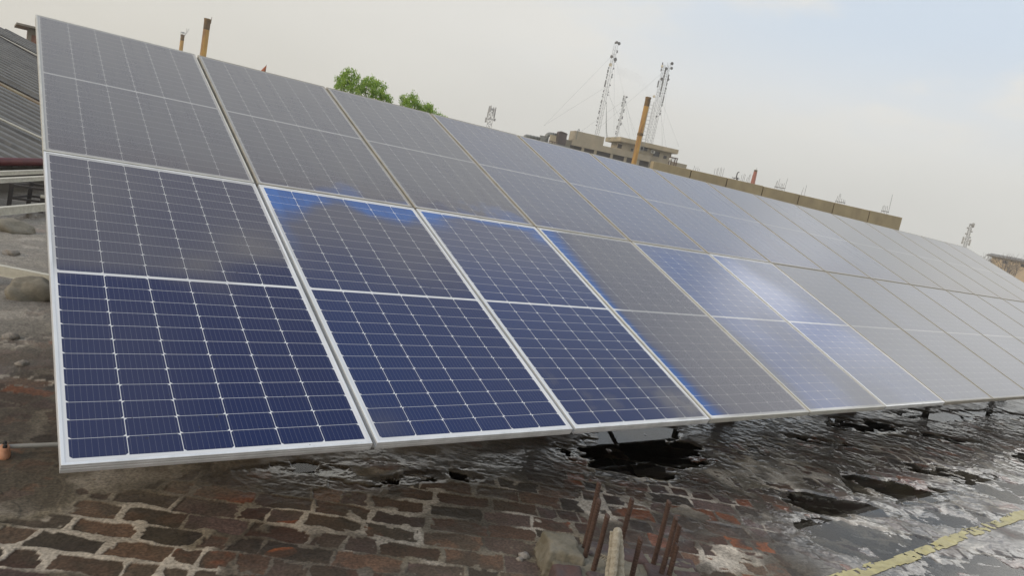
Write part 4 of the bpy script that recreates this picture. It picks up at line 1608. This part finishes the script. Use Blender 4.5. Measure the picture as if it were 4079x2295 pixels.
# extractor plant at the left end
eq = bempty('exhaust_hood', 'dark sooty exhaust hood with a curved back on the rooftop', 'exhaust hood')
hx0, hz1 = bw(39.14, 4.37, 0.2)
hx1, hz0 = bw(39.76, 3.2, 0.2)
b = MB()
n_ = 8
sec = [(hx1 + 0.1, hz0), (hx1 + 0.05, hz1 - 0.15), (hx0 + 0.42, hz1)]
for k in range(n_ + 1):
    a_ = math.pi / 2 + k / n_ * math.pi / 2
    sec.append((hx0 + 0.34 + 0.34 * math.cos(a_), hz1 - 0.34 + 0.34 * math.sin(a_)))
sec += [(hx0, hz1 - 0.7), (hx0 + 0.35, hz0)]
kk = len(sec)
b.add([(x_, 0.2, z_) for x_, z_ in sec] + [(x_, 1.6, z_) for x_, z_ in sec], [tuple(range(kk)), tuple(reversed(range(kk, 2 * kk)))] + [(i, (i + 1) % kk + kk * 0, (i + 1) % kk + kk, i + kk) for i in range(kk)])
b.build('hood_casing', M_HOOD, eq)
b = MB()
bbox(b, hx0 - 0.03, hx1 + 0.15, 0.17, 0.2 - 0.003, hz1 - 0.36, hz1 - 0.26)
b.build('seam', M_SHADE_TRIM, eq)


def elbow_duct(az0, az1, el_top, el_low, r_, lab, dy_):
    o_ = bempty('air_duct', lab, 'air duct', 'rooftop air ducts')
    x0, z1_ = bw(az0, el_top, dy_)
    x1, _ = bw(az1, el_top, dy_)
    z0_ = bw(az0, el_low, dy_)[1]
    R_ = r_ * 1.5
    pts_ = [(x0 + r_, dy_ + r_, z0_ - 1.0), (x0 + r_, dy_ + r_, z1_ - r_ - R_)]
    for k in range(1, 8):
        a_ = math.pi - k / 8 * math.pi / 2
        pts_.append((x0 + r_ + R_ + R_ * math.cos(a_), dy_ + r_, z1_ - r_ - R_ + R_ * math.sin(a_)))
    pts_ += [(x0 + r_ + R_, dy_ + r_, z1_ - r_), (x1, dy_ + r_, z1_ - r_)]
    b_ = MB()
    b_.tube(pts_, r_, n=18)
    b_.build('duct_tube', M_DUCT, o_, smooth=True)
    b_ = MB()
    for t_ in (0.25, 0.5, 0.8):
        xx = x0 + r_ + R_ + (x1 - x0 - r_ - R_) * t_
        b_.tube([(xx, dy_ + r_, z1_ - r_), (xx + 0.06, dy_ + r_, z1_ - r_)], r_ * 1.08, n=18)
    b_.build('flange', M_SHADE_TRIM, o_)


elbow_duct(36.45, 37.75, 3.63, 3.2, 0.26, 'leftmost grey elbow duct lying low along the roof', 0.5)
elbow_duct(38.12, 39.2, 4.15, 3.3, 0.36, 'taller grey elbow duct beside the sooty hood', 1.2)
o = bempty('plant_box', 'small tan plant box on legs in front of the sooty hood', 'plant box')
px0, pz1 = bw(38.56, 3.95, -0.4)
px1, pz0 = bw(38.98, 3.48, -0.4)
b = MB()
bbox(b, px0, px1, -0.4, 0.17, pz0, pz1)
b.build('casing', M_CONCW, o)
b = MB()
bbox(b, px0 - 0.1, px1 + 0.3, -0.45, 0.19, pz0 - 0.1, pz0 - 0.004)
for xx in (px0, px0 + 0.45, px1):
    bbox(b, xx - 0.05, xx + 0.05, -0.35, -0.25, pz0 - 2.0, pz0 - 0.104)
b.build('leg_frame', M_RUSTFR, o)
o = bempty('grey_cabinet', 'grey metal cabinet on the roof between two ducts', 'cabinet')
gx0, gz1 = bw(37.80, 3.72, 0.3)
gx1, gz0 = bw(38.2, 3.3, 0.3)
b = MB()
bbox(b, gx0, gx1, 0.3, 1.0, gz0 - 0.5, gz1)
b.build('casing', M_DUCT, o)
b = MB()
bbox(b, gx0 - 0.05, gx1 + 0.05, 0.27, 1.03, gz1 + 0.002, gz1 + 0.06)
b.build('lid', M_SHADE_TRIM, o)
# roof that carries the ducts
b = MB()
x0_ = bw(35.0, 3.2, 0.2)[0]
bbox(b, x0_ - 8, bw(40.2, 3.2, 0.2)[0], 0.25, 8.0, 0, bw(37.5, 3.30, 0.2)[1])
o = bempty('low_building', 'low grey building under the ducts, left of the tank block', 'building')
b.build('wall', M_CONC, o)
b = MB()
bbox(b, x0_ - 8.1, bw(40.2, 3.2, 0.2)[0] - 0.004, 0.15, 8.1, bw(37.5, 3.30, 0.2)[1] + 0.002, bw(37.5, 3.36, 0.2)[1])
b.build('roof_slab', M_DUCT, o)

# air conditioner hung on the wall
o = bempty('air_conditioner', 'white air conditioner box hung on the wall under the roof slab', 'air conditioner')
x0_, z1_ = bw(46.44, 4.28, 0.5)
x1_, z0_ = bw(46.74, 4.05, 0.5)
b = MB()
bbox(b, x0_, x1_, 0.52, 0.93, z0_, z1_)
b.build('casing', M_AC, o, bevel=0.02)
b = MB()
c_ = ((x0_ + x1_) / 2 - 0.08, 0.0, (z0_ + z1_) / 2)
b.tube([(c_[0], 0.50, c_[2]), (c_[0], 0.515, c_[2])], 0.16, n=20)
b.build('fan_grille', M_SHADE_TRIM, o)

# rusty tank stand and pale drum at the right end of the roof
o = bempty('rusty_stand', 'rusty open steel stand at the right end of the concrete roof', 'stand')
x0_, z1_ = bw(48.10, 4.0, -4.0)
x1_, z0_ = bw(48.50, 3.3, -4.0)
for xx in (x0_, x1_):
    for yy in (-4.0, -3.2):
        b = MB()
        bbox(b, xx - 0.06, xx + 0.06, yy - 0.06, yy + 0.06, z0_ - 2.0, z1_)
        b.build('leg', M_RUSTFR, o)
b = MB()
bbox(b, x0_ - 0.1, x1_ + 0.1, -4.1, -3.1, z1_ + 0.002, z1_ + 0.10)
bbox(b, x0_ + 0.062, x1_ - 0.062, -4.04, -3.96, z0_ + 0.15, z0_ + 0.25)
for t_ in (0.3, 0.55, 0.75):
    xx = x0_ + (x1_ - x0_) * t_
    bbox(b, xx - 0.02, xx + 0.02, -4.03, -3.99, z0_ + 0.252, z1_)
b.build('deck_frame', M_RUSTFR, o)
pp = pol(48.0, 3.83, 112)
b = MB()
b.tube([(pp.x, pp.y, pp.z - 0.22), (pp.x, pp.y, pp.z + 0.22)], [0.2, 0.2], n=16)
b.tube([(pp.x, pp.y, pp.z - 3), (pp.x, pp.y, pp.z - 0.222)], 0.04, n=6)
tag(b.build('pale_drum', M_AC, smooth=True), 'pale round drum beside the rusty stand on the roof', 'drum')

# ladder in front of the facade
o = bempty('steel_ladder', 'thin steel ladder rising above the roof behind the yellow chimney', 'ladder')
x0_, zt_ = bw(45.55, 7.85, -0.3)
x1_, _ = bw(45.80, 7.85, -0.3)
zb_ = bw(45.6, 4.0, -0.3)[1]
b = MB()
for xx in (x0_, x1_):
    b.tube([(xx, -0.3, zb_), (xx, -0.3, zt_)], 0.035, n=6)
b.build('stile', M_GALV, o)
b = MB()
z_ = zb_ + 0.2
while z_ < zt_:
    b.tube([(x0_, -0.3, z_), (x1_, -0.3, z_)], 0.028, n=6)
    z_ += 0.62
b.build('rung', M_GALV, o)
b = MB()
bbox(b, x0_, x0_ + 0.05, -0.3, 0.9, zb_ + 0.3, zb_ + 0.36)
b.build('bracket', M_GALV, o)

M_MAST = mat('mast_steel', (0.27, 0.27, 0.27), (0.20, 0.20, 0.20), rough=0.6, scale=3, bump=0)
M_DISH = mat('grey_antenna', (0.19, 0.19, 0.195), (0.14, 0.14, 0.145), rough=0.6, scale=3, bump=0)
M_DISHP = mat('pale_antenna', (0.62, 0.57, 0.45), (0.52, 0.48, 0.38), rough=0.6, scale=3, bump=0)
M_WIRE = mat('guy_wire', (0.18, 0.18, 0.18), (0.14, 0.14, 0.14), rough=0.6, scale=3, bump=0)


def mast(az, el_top, z_base, D, wd, lab, dishes=(), clutter=(), guys=(), leg_r=0.021, taper=1.0, seed=1):
    rnd = random.Random(seed)
    top = pol(az, el_top, D)
    o_ = empty('guyed_mast', (top.x, top.y, z_base), 0, lab, 'mast', 'lattice masts on the concrete roof')
    H_ = top.z - z_base
    rt = Vector((math.cos(R(az)), -math.sin(R(az)), 0))
    bk = Vector((math.sin(R(az)), math.cos(R(az)), 0))
    cor = [(-0.5, -0.2), (0.5, -0.2), (0.0, 0.6)]
    P3 = lambda k, z: (rt * cor[k][0] + bk * cor[k][1]) * wd * (1 - (1 - taper) * z / H_) + Vector((0, 0, z))
    for k in range(3):
        b_ = MB()
        b_.tube([P3(k, 0), P3(k, H_)], leg_r, n=6)
        b_.build('leg', M_MAST, o_)
    b_ = MB()
    z, k2 = 0.0, 0
    stp = wd * 0.95
    while z + stp < H_:
        for k in range(3):
            b_.tube([P3(k, z), P3((k + 1) % 3, z)], 0.007, n=4, caps=False)
            b_.tube([P3(k, z), P3((k + 1) % 3, z + stp)] if k2 % 2 else [P3((k + 1) % 3, z), P3(k, z + stp)], 0.007, n=4, caps=False)
        z += stp
        k2 += 1
    b_.build('bracing', M_MAST, o_)
    for (daz, del_, rr, pale, ry) in dishes:
        c = pol(daz, del_, D) - Vector((top.x, top.y, z_base))
        b_ = MB()
        ax = (-bk * math.cos(ry) + rt * math.sin(ry)).normalized()
        rr = rr * 0.72
        b_.tube([c - ax * 0.02 + bk * 0.05, c + ax * 0.10 + bk * 0.05, c + ax * 0.20 + bk * 0.05], [rr * 0.55, rr, rr], n=16)
        b_.build('antenna_dish', M_DISHP if pale else M_DISH, o_, smooth=False)
    for (el0, el1, cnt, side) in clutter:
        for q in range(cnt):
            e_ = el0 + (el1 - el0) * (q + rnd.random() * 0.8) / cnt
            z = pol(az, e_, D).z - z_base
            sgn = side if side else rnd.choice((-1, 1))
            b_ = MB()
            c = rt * sgn * (wd * 0.5 + 0.12) + Vector((0, 0, z))
            b_.box(c, (rnd.uniform(0.10, 0.18), 0.12, rnd.uniform(0.14, 0.34)), rz=-R(az))
            b_.bar(rt * sgn * wd * 0.5 + Vector((0, 0, z)), c, 0.04, 0.04)
            b_.build('antenna_box', M_DISH, o_)
    b_ = MB()
    for (gz, ga, gr_, gh) in guys:
        a_ = R(ga)
        b_.tube([Vector((0, 0, H_ * gz)), Vector((math.sin(a_) * gr_, math.cos(a_) * gr_, gh))], 0.009, n=4, caps=False)
    if guys:
        b_.build('guy_wire', M_WIRE, o_)
    return o_


zr = zt + GND
ztk = tz1 + GND
mast(42.05, 11.45, ztk, 122, 0.62, 'tallest lattice mast, standing over the concrete tank block',
     dishes=[(41.93, 11.52, .26, 0, 1.2), (42.22, 11.5, .36, 0, .5), (42.07, 11.55, .3, 0, 0), (41.95, 10.49, .36, 0, -.6), (42.19, 10.33, .40, 0, .5), (41.98, 9.9, .38, 1, -.4)],
     clutter=[(11.2, 10.0, 4, 1), (9.7, 8.2, 12, -1), (9.8, 8.8, 3, 1), (8.0, 5.2, 13, -1), (8.5, 7.0, 4, 1)],
     guys=[(0.9, -60, 9, 0), (0.9, 60, 11, 0), (0.9, 180, 9, 0), (0.55, -60, 9, 0), (0.55, 75, 9, 0), (0.5, 180, 8, 0)], seed=2)
mast(43.58, 7.9, zr - 0.3, 122, 0.30, 'shortest slim mast between the tallest mast and the chimney',
     dishes=[(43.66, 7.8, .2, 0, .5)], clutter=[(7.85, 7.0, 7, 0), (6.9, 4.95, 12, 0)], guys=[(0.9, -50, 6, 0), (0.9, 70, 6, 0), (0.9, 180, 5, 0)], seed=3, leg_r=0.02)
mast(45.97, 10.62, zr, 122, 0.46, 'slender mast just right of the yellow chimney, with pale dishes',
     dishes=[(45.86, 10.46, .28, 1, -.5), (46.14, 10.34, .32, 0, .4), (46.01, 9.55, .36, 0, .2), (45.75, 8.21, .30, 1, -.4)],
     clutter=[(10.7, 10.1, 6, 0), (9.4, 8.9, 6, -1)], guys=[(0.9, -60, 9, 0), (0.6, 70, 9, 0)], seed=4, leg_r=0.02)
mast(46.30, 10.8, zr, 122, 0.48, 'mast crowded with small antennas behind the slender mast',
     dishes=[(46.47, 10.76, .36, 0, .5), (46.51, 10.43, .32, 0, .6), (46.46, 9.6, .26, 0, .5), (46.24, 6.8, .2, 0, 0)],
     clutter=[(10.3, 8.3, 24, -1), (10.0, 7.6, 20, 1), (7.3, 6.9, 3, 1)], guys=[(0.93, 75, 4.4, -1.5), (0.55, 80, 4.2, -1.5), (0.55, 180, 6, 0)], seed=5, leg_r=0.021)

# cables sagging from the tallest mast to the roof edge
b = MB()
q0, q1 = pol(42.3, 7.0, 121), pol(43.15, 4.62, 121)
for k in range(3):
    pts = []
    for i in range(13):
        t_ = i / 12
        q = q0.lerp(q1, t_)
        pts.append(q + Vector((0, 0, -(1.7 + 0.25 * k) * 4 * t_ * (1 - t_) * (0.6 + 0.6 * t_))))
    b.tube(pts, 0.02, n=5, caps=False)
tag(b.build('hanging_cable', M_WIRE), 'thin cables sagging from the tallest mast to the roof slab', 'cable')

# ---- distant lattice tower and a far mast
M_HAZY = mat('haze_pale_steel', (0.42, 0.42, 0.42), (0.36, 0.36, 0.36), rough=0.7, scale=2, bump=0)  # paleness of distant haze put into the colour


def tower(name, az, el_top, D, wb, wt, lab, panels, base=-6.5):
    top_ = pol(az, el_top, D)
    o_ = empty(name, (top_.x, top_.y, base), 0, lab, 'tower')
    H_ = top_.z - base
    rt = Vector((math.cos(R(az)), -math.sin(R(az)), 0))
    bk = Vector((math.sin(R(az)), math.cos(R(az)), 0))
    cor = [(-.5, -.5), (.5, -.5), (.5, .5), (-.5, .5)]
    P4 = lambda k, z: (rt * cor[k][0] + bk * cor[k][1]) * (wb + (wt - wb) * z / H_) + Vector((0, 0, z))
    for k in range(4):
        b_ = MB()
        b_.tube([P4(k, 0), P4(k, H_)], 0.042, n=6)
        b_.build('leg', M_HAZY, o_)
    b_ = MB()
    z = 0.0
    while z < H_ - 0.1:
        s_ = max(0.6, (wb + (wt - wb) * z / H_))
        z2 = min(H_, z + s_)
        for k in range(4):
            b_.tube([P4(k, z), P4((k + 1) % 4, z2)], 0.025, n=4, caps=False)
            b_.tube([P4((k + 1) % 4, z), P4(k, z2)], 0.025, n=4, caps=False)
            b_.tube([P4(k, z2), P4((k + 1) % 4, z2)], 0.03, n=4, caps=False)
        z = z2
    b_.build('bracing', M_HAZY, o_)
    rnd = random.Random(3)
    for (el_, a_, off, hh, ww) in panels:
        c = rt * off * math.cos(a_) + bk * off * math.sin(a_) + Vector((0, 0, pol(az, el_, D).z - base))
        b_ = MB()
        b_.box(c, (ww, ww * 0.6, hh), rz=-R(az) + a_)
        b_.bar(c, Vector((0, 0, c.z)), 0.05, 0.05)
        b_.build('antenna_panel', M_HAZY, o_)
    return o_


tower('lattice_tower', 33.65, 5.0, 170, 1.5, 1.0, 'faint distant lattice tower with antennas above the third panel',
      [(4.9, 0, .75, 1.5, .26), (4.9, 3.14, .75, 1.5, .26), (4.9, 1.2, .8, 1.5, .26), (4.95, 2.2, .8, 1.4, .26), (4.95, 4.2, .8, 1.4, .26), (4.55, 0.3, .8, 1.3, .26), (4.5, 3.0, .8, 1.3, .26), (4.2, 0, .95, .6, .5), (4.15, 3.14, .95, .6, .5), (4.25, 4.6, .9, .6, .5), (3.95, 3.1, 1.0, .5, .4)])
tower('far_mast', 68.87, 3.1, 110, 0.42, 0.32, 'thin haze-pale mast at the far right above the last panel',
      [(3.06, 0, .24, .45, .3), (2.98, 0.3, .24, .35, .26), (2.8, 3.1, .3, .2, .14), (2.6, 0, .3, .2, .14), (2.4, 3.1, .3, .2, .14), (2.2, 0, .3, .2, .14), (2.05, 3.1, .4, .5, .2), (1.95, 0, .4, .5, .22), (1.8, 3.1, .4, .4, .2), (1.75, 0, .4, .4, .2)])

# ================================================================== boundary wall of slabs
M_SLAB = mat('tan_concrete_slab', (0.44, 0.37, 0.235), (0.34, 0.285, 0.19), rough=0.9, scale=2.2, bump=0.25, bscale=14, c3=(0.27, 0.235, 0.165), stretch=(1, 1, 0.6))
M_JOINT = mat('dark_joint', (0.05, 0.045, 0.04), (0.065, 0.06, 0.05), rough=0.9, scale=6, bump=0)
hw_ = 1.5
wa = Vector((CAM.x + hw_ * 12.05, CAM.y + hw_ * 11.31, 0))
wb_ = Vector((CAM.x + hw_ * 19.10, CAM.y + hw_ * 9.0, 0))
wd_ = (wb_ - wa)
WLEN = wd_.length
wrz = math.atan2(wd_.y, wd_.x)
wall = empty('slab_wall', wa, wrz, 'tan boundary wall of concrete slabs with dark joints beyond the array', 'wall')
ztop = CAM.z + hw_
cuts = [0.0]
for az in (49.75, 52.51, 55.19, 57.8, 60.26, 62.67):
    a_ = R(az)
    # intersect bearing with the wall line
    p0 = wa - CAM
    dxx, dyy = math.sin(a_), math.cos(a_)
    dn = wd_.normalized()
    s_ = (p0.y * dxx - p0.x * dyy) / (dn.x * dyy - dn.y * dxx)
    cuts.append(s_)
cuts.append(WLEN)
for k in range(len(cuts) - 1):
    b = MB()
    bbox(b, cuts[k] + (0.02 if k else 0), cuts[k + 1] - 0.02 * (k < len(cuts) - 2), 0.0, 0.22, -0.25, ztop + random.uniform(-0.008, 0.008))
    b.build('wall_slab', M_SLAB, wall, bevel=0.012)
b = MB()
for c_ in cuts[1:-1]:
    bbox(b, c_ - 0.019, c_ + 0.019, 0.03, 0.19, -0.25, ztop - 0.02)
b.build('joint_strip', M_JOINT, wall)
b = MB()
bbox(b, -0.6, WLEN + 0.3, 0.24, 0.7, -0.3, 1.2)
b.build('footing_kerb', M_CONC, wall)

# starter bars of unfinished columns beyond the wall
M_BARFAR = mat('grey_bars', (0.16, 0.145, 0.135), (0.12, 0.11, 0.10), rough=0.8, scale=3, bump=0)


def bar_cluster(az0, az1, tops, D, lab, tie=None, r_=0.012):
    c = pol((az0 + az1) / 2, 0, D)
    o_ = empty('column_bars', (c.x, c.y, -6.5), -R((az0 + az1) / 2), lab, 'starter bars', 'starter bars of unfinished columns')
    wd = D * math.tan(R(az1 - az0))
    zb = pol(az0, 2.4, D).z + 6.5
    b_ = MB()
    b_.box((0, 0.12, zb / 2), (wd * 0.9, 0.3, zb))
    b_.build('column', M_CONC, o_)
    n_ = len(tops)
    for k, e_ in enumerate(tops):
        x_ = wd * (k / (n_ - 1) - 0.5) if n_ > 1 else 0
        b_ = MB()
        zt2 = pol(az0, e_, D).z + 6.5
        yy = 0.03 if k % 2 else 0.2
        b_.tube([(x_, yy, zb - 0.05), (x_ + random.uniform(-.02, .02), yy, (zb + zt2) / 2), (x_ + random.uniform(-.06, .06), yy, zt2)], r_, n=5)
        b_.build('rebar', M_BARFAR, o_)
    if tie:
        b_ = MB()
        zz = pol(az0, tie, D).z + 6.5
        b_.bar((-wd * 0.55, 0.01, zz), (wd * 0.55, 0.01, zz), 0.03, 0.05)
        b_.build('tie_bar', M_BARFAR, o_)


bar_cluster(49.85, 50.35, [3.72, 3.62, 3.66, 3.55], 62, 'faint short bars above the first joint of the slab wall')
bar_cluster(51.46, 52.08, [3.8, 3.85, 3.9, 3.97, 3.9, 3.95], 62, 'six tall bars above the second slab of the wall')
bar_cluster(53.48, 54.08, [3.72, 3.8, 3.78, 3.6, 3.8, 3.87], 62, 'close bars standing left of the red brick chimney')
bar_cluster(55.97, 56.68, [3.7, 3.75, 3.93, 3.6, 3.62, 3.58, 3.68, 4.03], 62, 'widest bar bundle with a tie bar above the wall', tie=3.27)
bar_cluster(57.9, 58.1, [3.6, 3.78], 62, 'pair of thin bars right of the widest bundle')
bar_cluster(60.3, 60.92, [3.45, 3.63, 3.6, 3.3, 3.28, 3.2], 62, 'uneven bars above the sixth slab of the wall', tie=3.02)
bar_cluster(63.37, 63.82, [3.32, 3.35, 3.33, 3.34, 4.17], 62, 'short bars with one long bar near the right end of the wall', tie=2.93)

o = empty('pipe_stack', pol(53.1, 2.0, 66), -R(53.1), 'tangle of vent pipes and a bent spout above the wall', 'pipes')
b = MB()
z1_ = pol(53.1, 3.75, 66).z - pol(53.1, 2.0, 66).z
for (x_, h_) in ((-0.28, .72), (-0.16, .80), (0.02, .84), (0.08, .70), (0.2, .66), (0.3, .56)):
    b.tube([(x_, 0, 0), (x_, 0, z1_ * h_)], 0.035, n=8)
b.tube([(0.0, 0, z1_ * .8), (0.0, 0, z1_ * .98), (0.05, 0, z1_ * 1.04), (0.14, 0, z1_ * 1.06)], [.05, .05, .055, .05], n=10)
b.build('vent_pipe', M_DISH, o, smooth=True)
b = MB()
b.bar((-0.45, 0.04, z1_ * .62), (0.45, 0.04, z1_ * .62), 0.03, 0.04)
b.bar((-0.35, 0.04, z1_ * .78), (0.3, 0.04, z1_ * .78), 0.03, 0.06)
b.tube([(0.09, 0, z1_ * .58), (0.09, 0, z1_ * .82)], 0.09, n=12)
b.build('fitting', M_DISH, o)

# ================================================================== far right building and bare trees
M_FARB = mat('ochre_plaster', (0.58, 0.46, 0.32), (0.50, 0.41, 0.30), rough=0.9, scale=0.5, bump=0)
M_FARR = mat('grey_roofing', (0.22, 0.21, 0.20), (0.18, 0.175, 0.17), rough=0.9, scale=0.5, bump=0)
fb = empty('far_building', pol(70.2, 0, 150), -R(70.2) - R(8), 'low ochre building with a grey roof at the far right', 'building')
zr_ = pol(70.2, 0.86, 150).z
b = MB()
bbox(b, 0.8, 26, 0.6, 10, -6.5, zr_ - 0.55)
b.build('wall', M_FARB, fb)
b = MB()
b.add([(0, 0, zr_ - 0.56), (27, 0, zr_ - 0.56), (27, 0, zr_ - 0.35), (0, 0, zr_ - 0.35), (0, 5, zr_ + 0.1), (27, 5, zr_ + 0.1), (0, 10.5, zr_ - 0.45), (27, 10.5, zr_ - 0.45)],
      [(0, 1, 2, 3), (3, 2, 5, 4), (4, 5, 7, 6), (0, 3, 4, 6), (1, 7, 5, 2), (0, 6, 7, 1)])
b.build('roof', M_FARR, fb)
for x_ in (2.6, 5.2, 7.8, 10.4):
    b = MB()
    bbox(b, x_, x_ + 0.7, 0.57, 0.63, zr_ - 1.35, zr_ - 0.85)
    b.build('window', M_GLASSDK, fb)
M_TWIG = mat('bare_twigs', (0.20, 0.18, 0.16), (0.16, 0.14, 0.13), rough=0.9, scale=3, bump=0)


def bare_tree(az, D, H_, lab, seed):
    rnd = random.Random(seed)
    c = pol(az, 0, D)
    o_ = empty('bare_tree', (c.x, c.y, -6.5), 0, lab, 'tree', 'bare trees at the far right')
    b_ = MB()
    twigs = MB()

    def grow(p_, d, L, r_, lev):
        q = p_ + d * L
        (b_ if lev < 2 else twigs).tube([p_, p_.lerp(q, .5) + Vector((rnd.gauss(0, .04 * L), rnd.gauss(0, .04 * L), 0)), q], [r_, r_ * .8, r_ * .6], n=5, caps=False)
        if lev < 4:
            for k in range(3 if lev else 4):
                d2 = (d + Vector((rnd.gauss(0, .42), rnd.gauss(0, .42), rnd.uniform(-.05, .3)))).normalized()
                grow(q, d2, L * rnd.uniform(.55, .75), r_ * .55, lev + 1)

    grow(Vector((0, 0, 0)), Vector((0, 0, 1)), H_ * 0.55, 0.2, 0)
    b_.build('trunk', M_TWIG, o_)
    twigs.build('crown', M_TWIG, o_)


bare_tree(71.55, 120, 8.6, 'bare twiggy tree over the left part of the ochre building', 3)
bare_tree(72.45, 125, 9.0, 'bare tree cut by the right edge behind the ochre building', 8)
bare_tree(70.2, 160, 8.7, 'faint tiny bare tree left of the ochre building\'s roof', 11)


# ================================================================== smoke from the chimneys
def smoke_mat(dens):
    m, t, n, lk, p = new_mat('thin_smoke')
    n.remove(p)
    pv = n.new('ShaderNodeVolumePrincipled')
    pv.inputs['Color'].default_value = (0.12, 0.115, 0.115, 1)
    tcn = n.new('ShaderNodeTexCoord')
    nz = n.new('ShaderNodeTexNoise')
    nz.inputs['Scale'].default_value = 1.1
    nz.inputs['Detail'].default_value = 3
    lk(tcn.outputs['Object'], nz.inputs['Vector'])
    mr = n.new('ShaderNodeMapRange')
    mr.inputs[1].default_value = 0.35
    mr.inputs[2].default_value = 0.75
    mr.inputs[3].default_value = 0.0
    mr.inputs[4].default_value = dens
    lk(nz.outputs['Fac'], mr.inputs[0])
    lk(mr.outputs[0], pv.inputs['Density'])
    lk(pv.outputs[0], n['Material Output'].inputs['Volume'])
    return m


def plume(path, D, rs, dens, name='smoke'):
    b_ = MB()
    b_.tube([pol(a, e_, D) for a, e_ in path], rs, n=14)
    o_ = b_.build(name, smoke_mat(dens), smooth=True)
    tag(o_, kind='stuff')


plume([(45.32, 8.14), (45.22, 8.45), (45.0, 8.75), (44.5, 9.1), (43.9, 9.35), (43.2, 9.52), (42.5, 9.62)], 45, [0.11, 0.16, 0.2, 0.24, 0.27, 0.3, 0.2], 0.20)


# ================================================================== hazy air over the whole town
def haze_mat(dens):
    m, t, n, lk, p = new_mat('hazy_air')
    n.remove(p)
    pv = n.new('ShaderNodeVolumePrincipled')
    pv.inputs['Color'].default_value = (0.93, 0.92, 0.90, 1)
    pv.inputs['Density'].default_value = dens
    pv.inputs['Anisotropy'].default_value = 0.2
    lk(pv.outputs[0], n['Material Output'].inputs['Volume'])
    return m


b = MB()
b.box((0, 0, 21.0), (540, 540, 57.0))
tag(b.build('haze', haze_mat(0.0011)), kind='stuff')
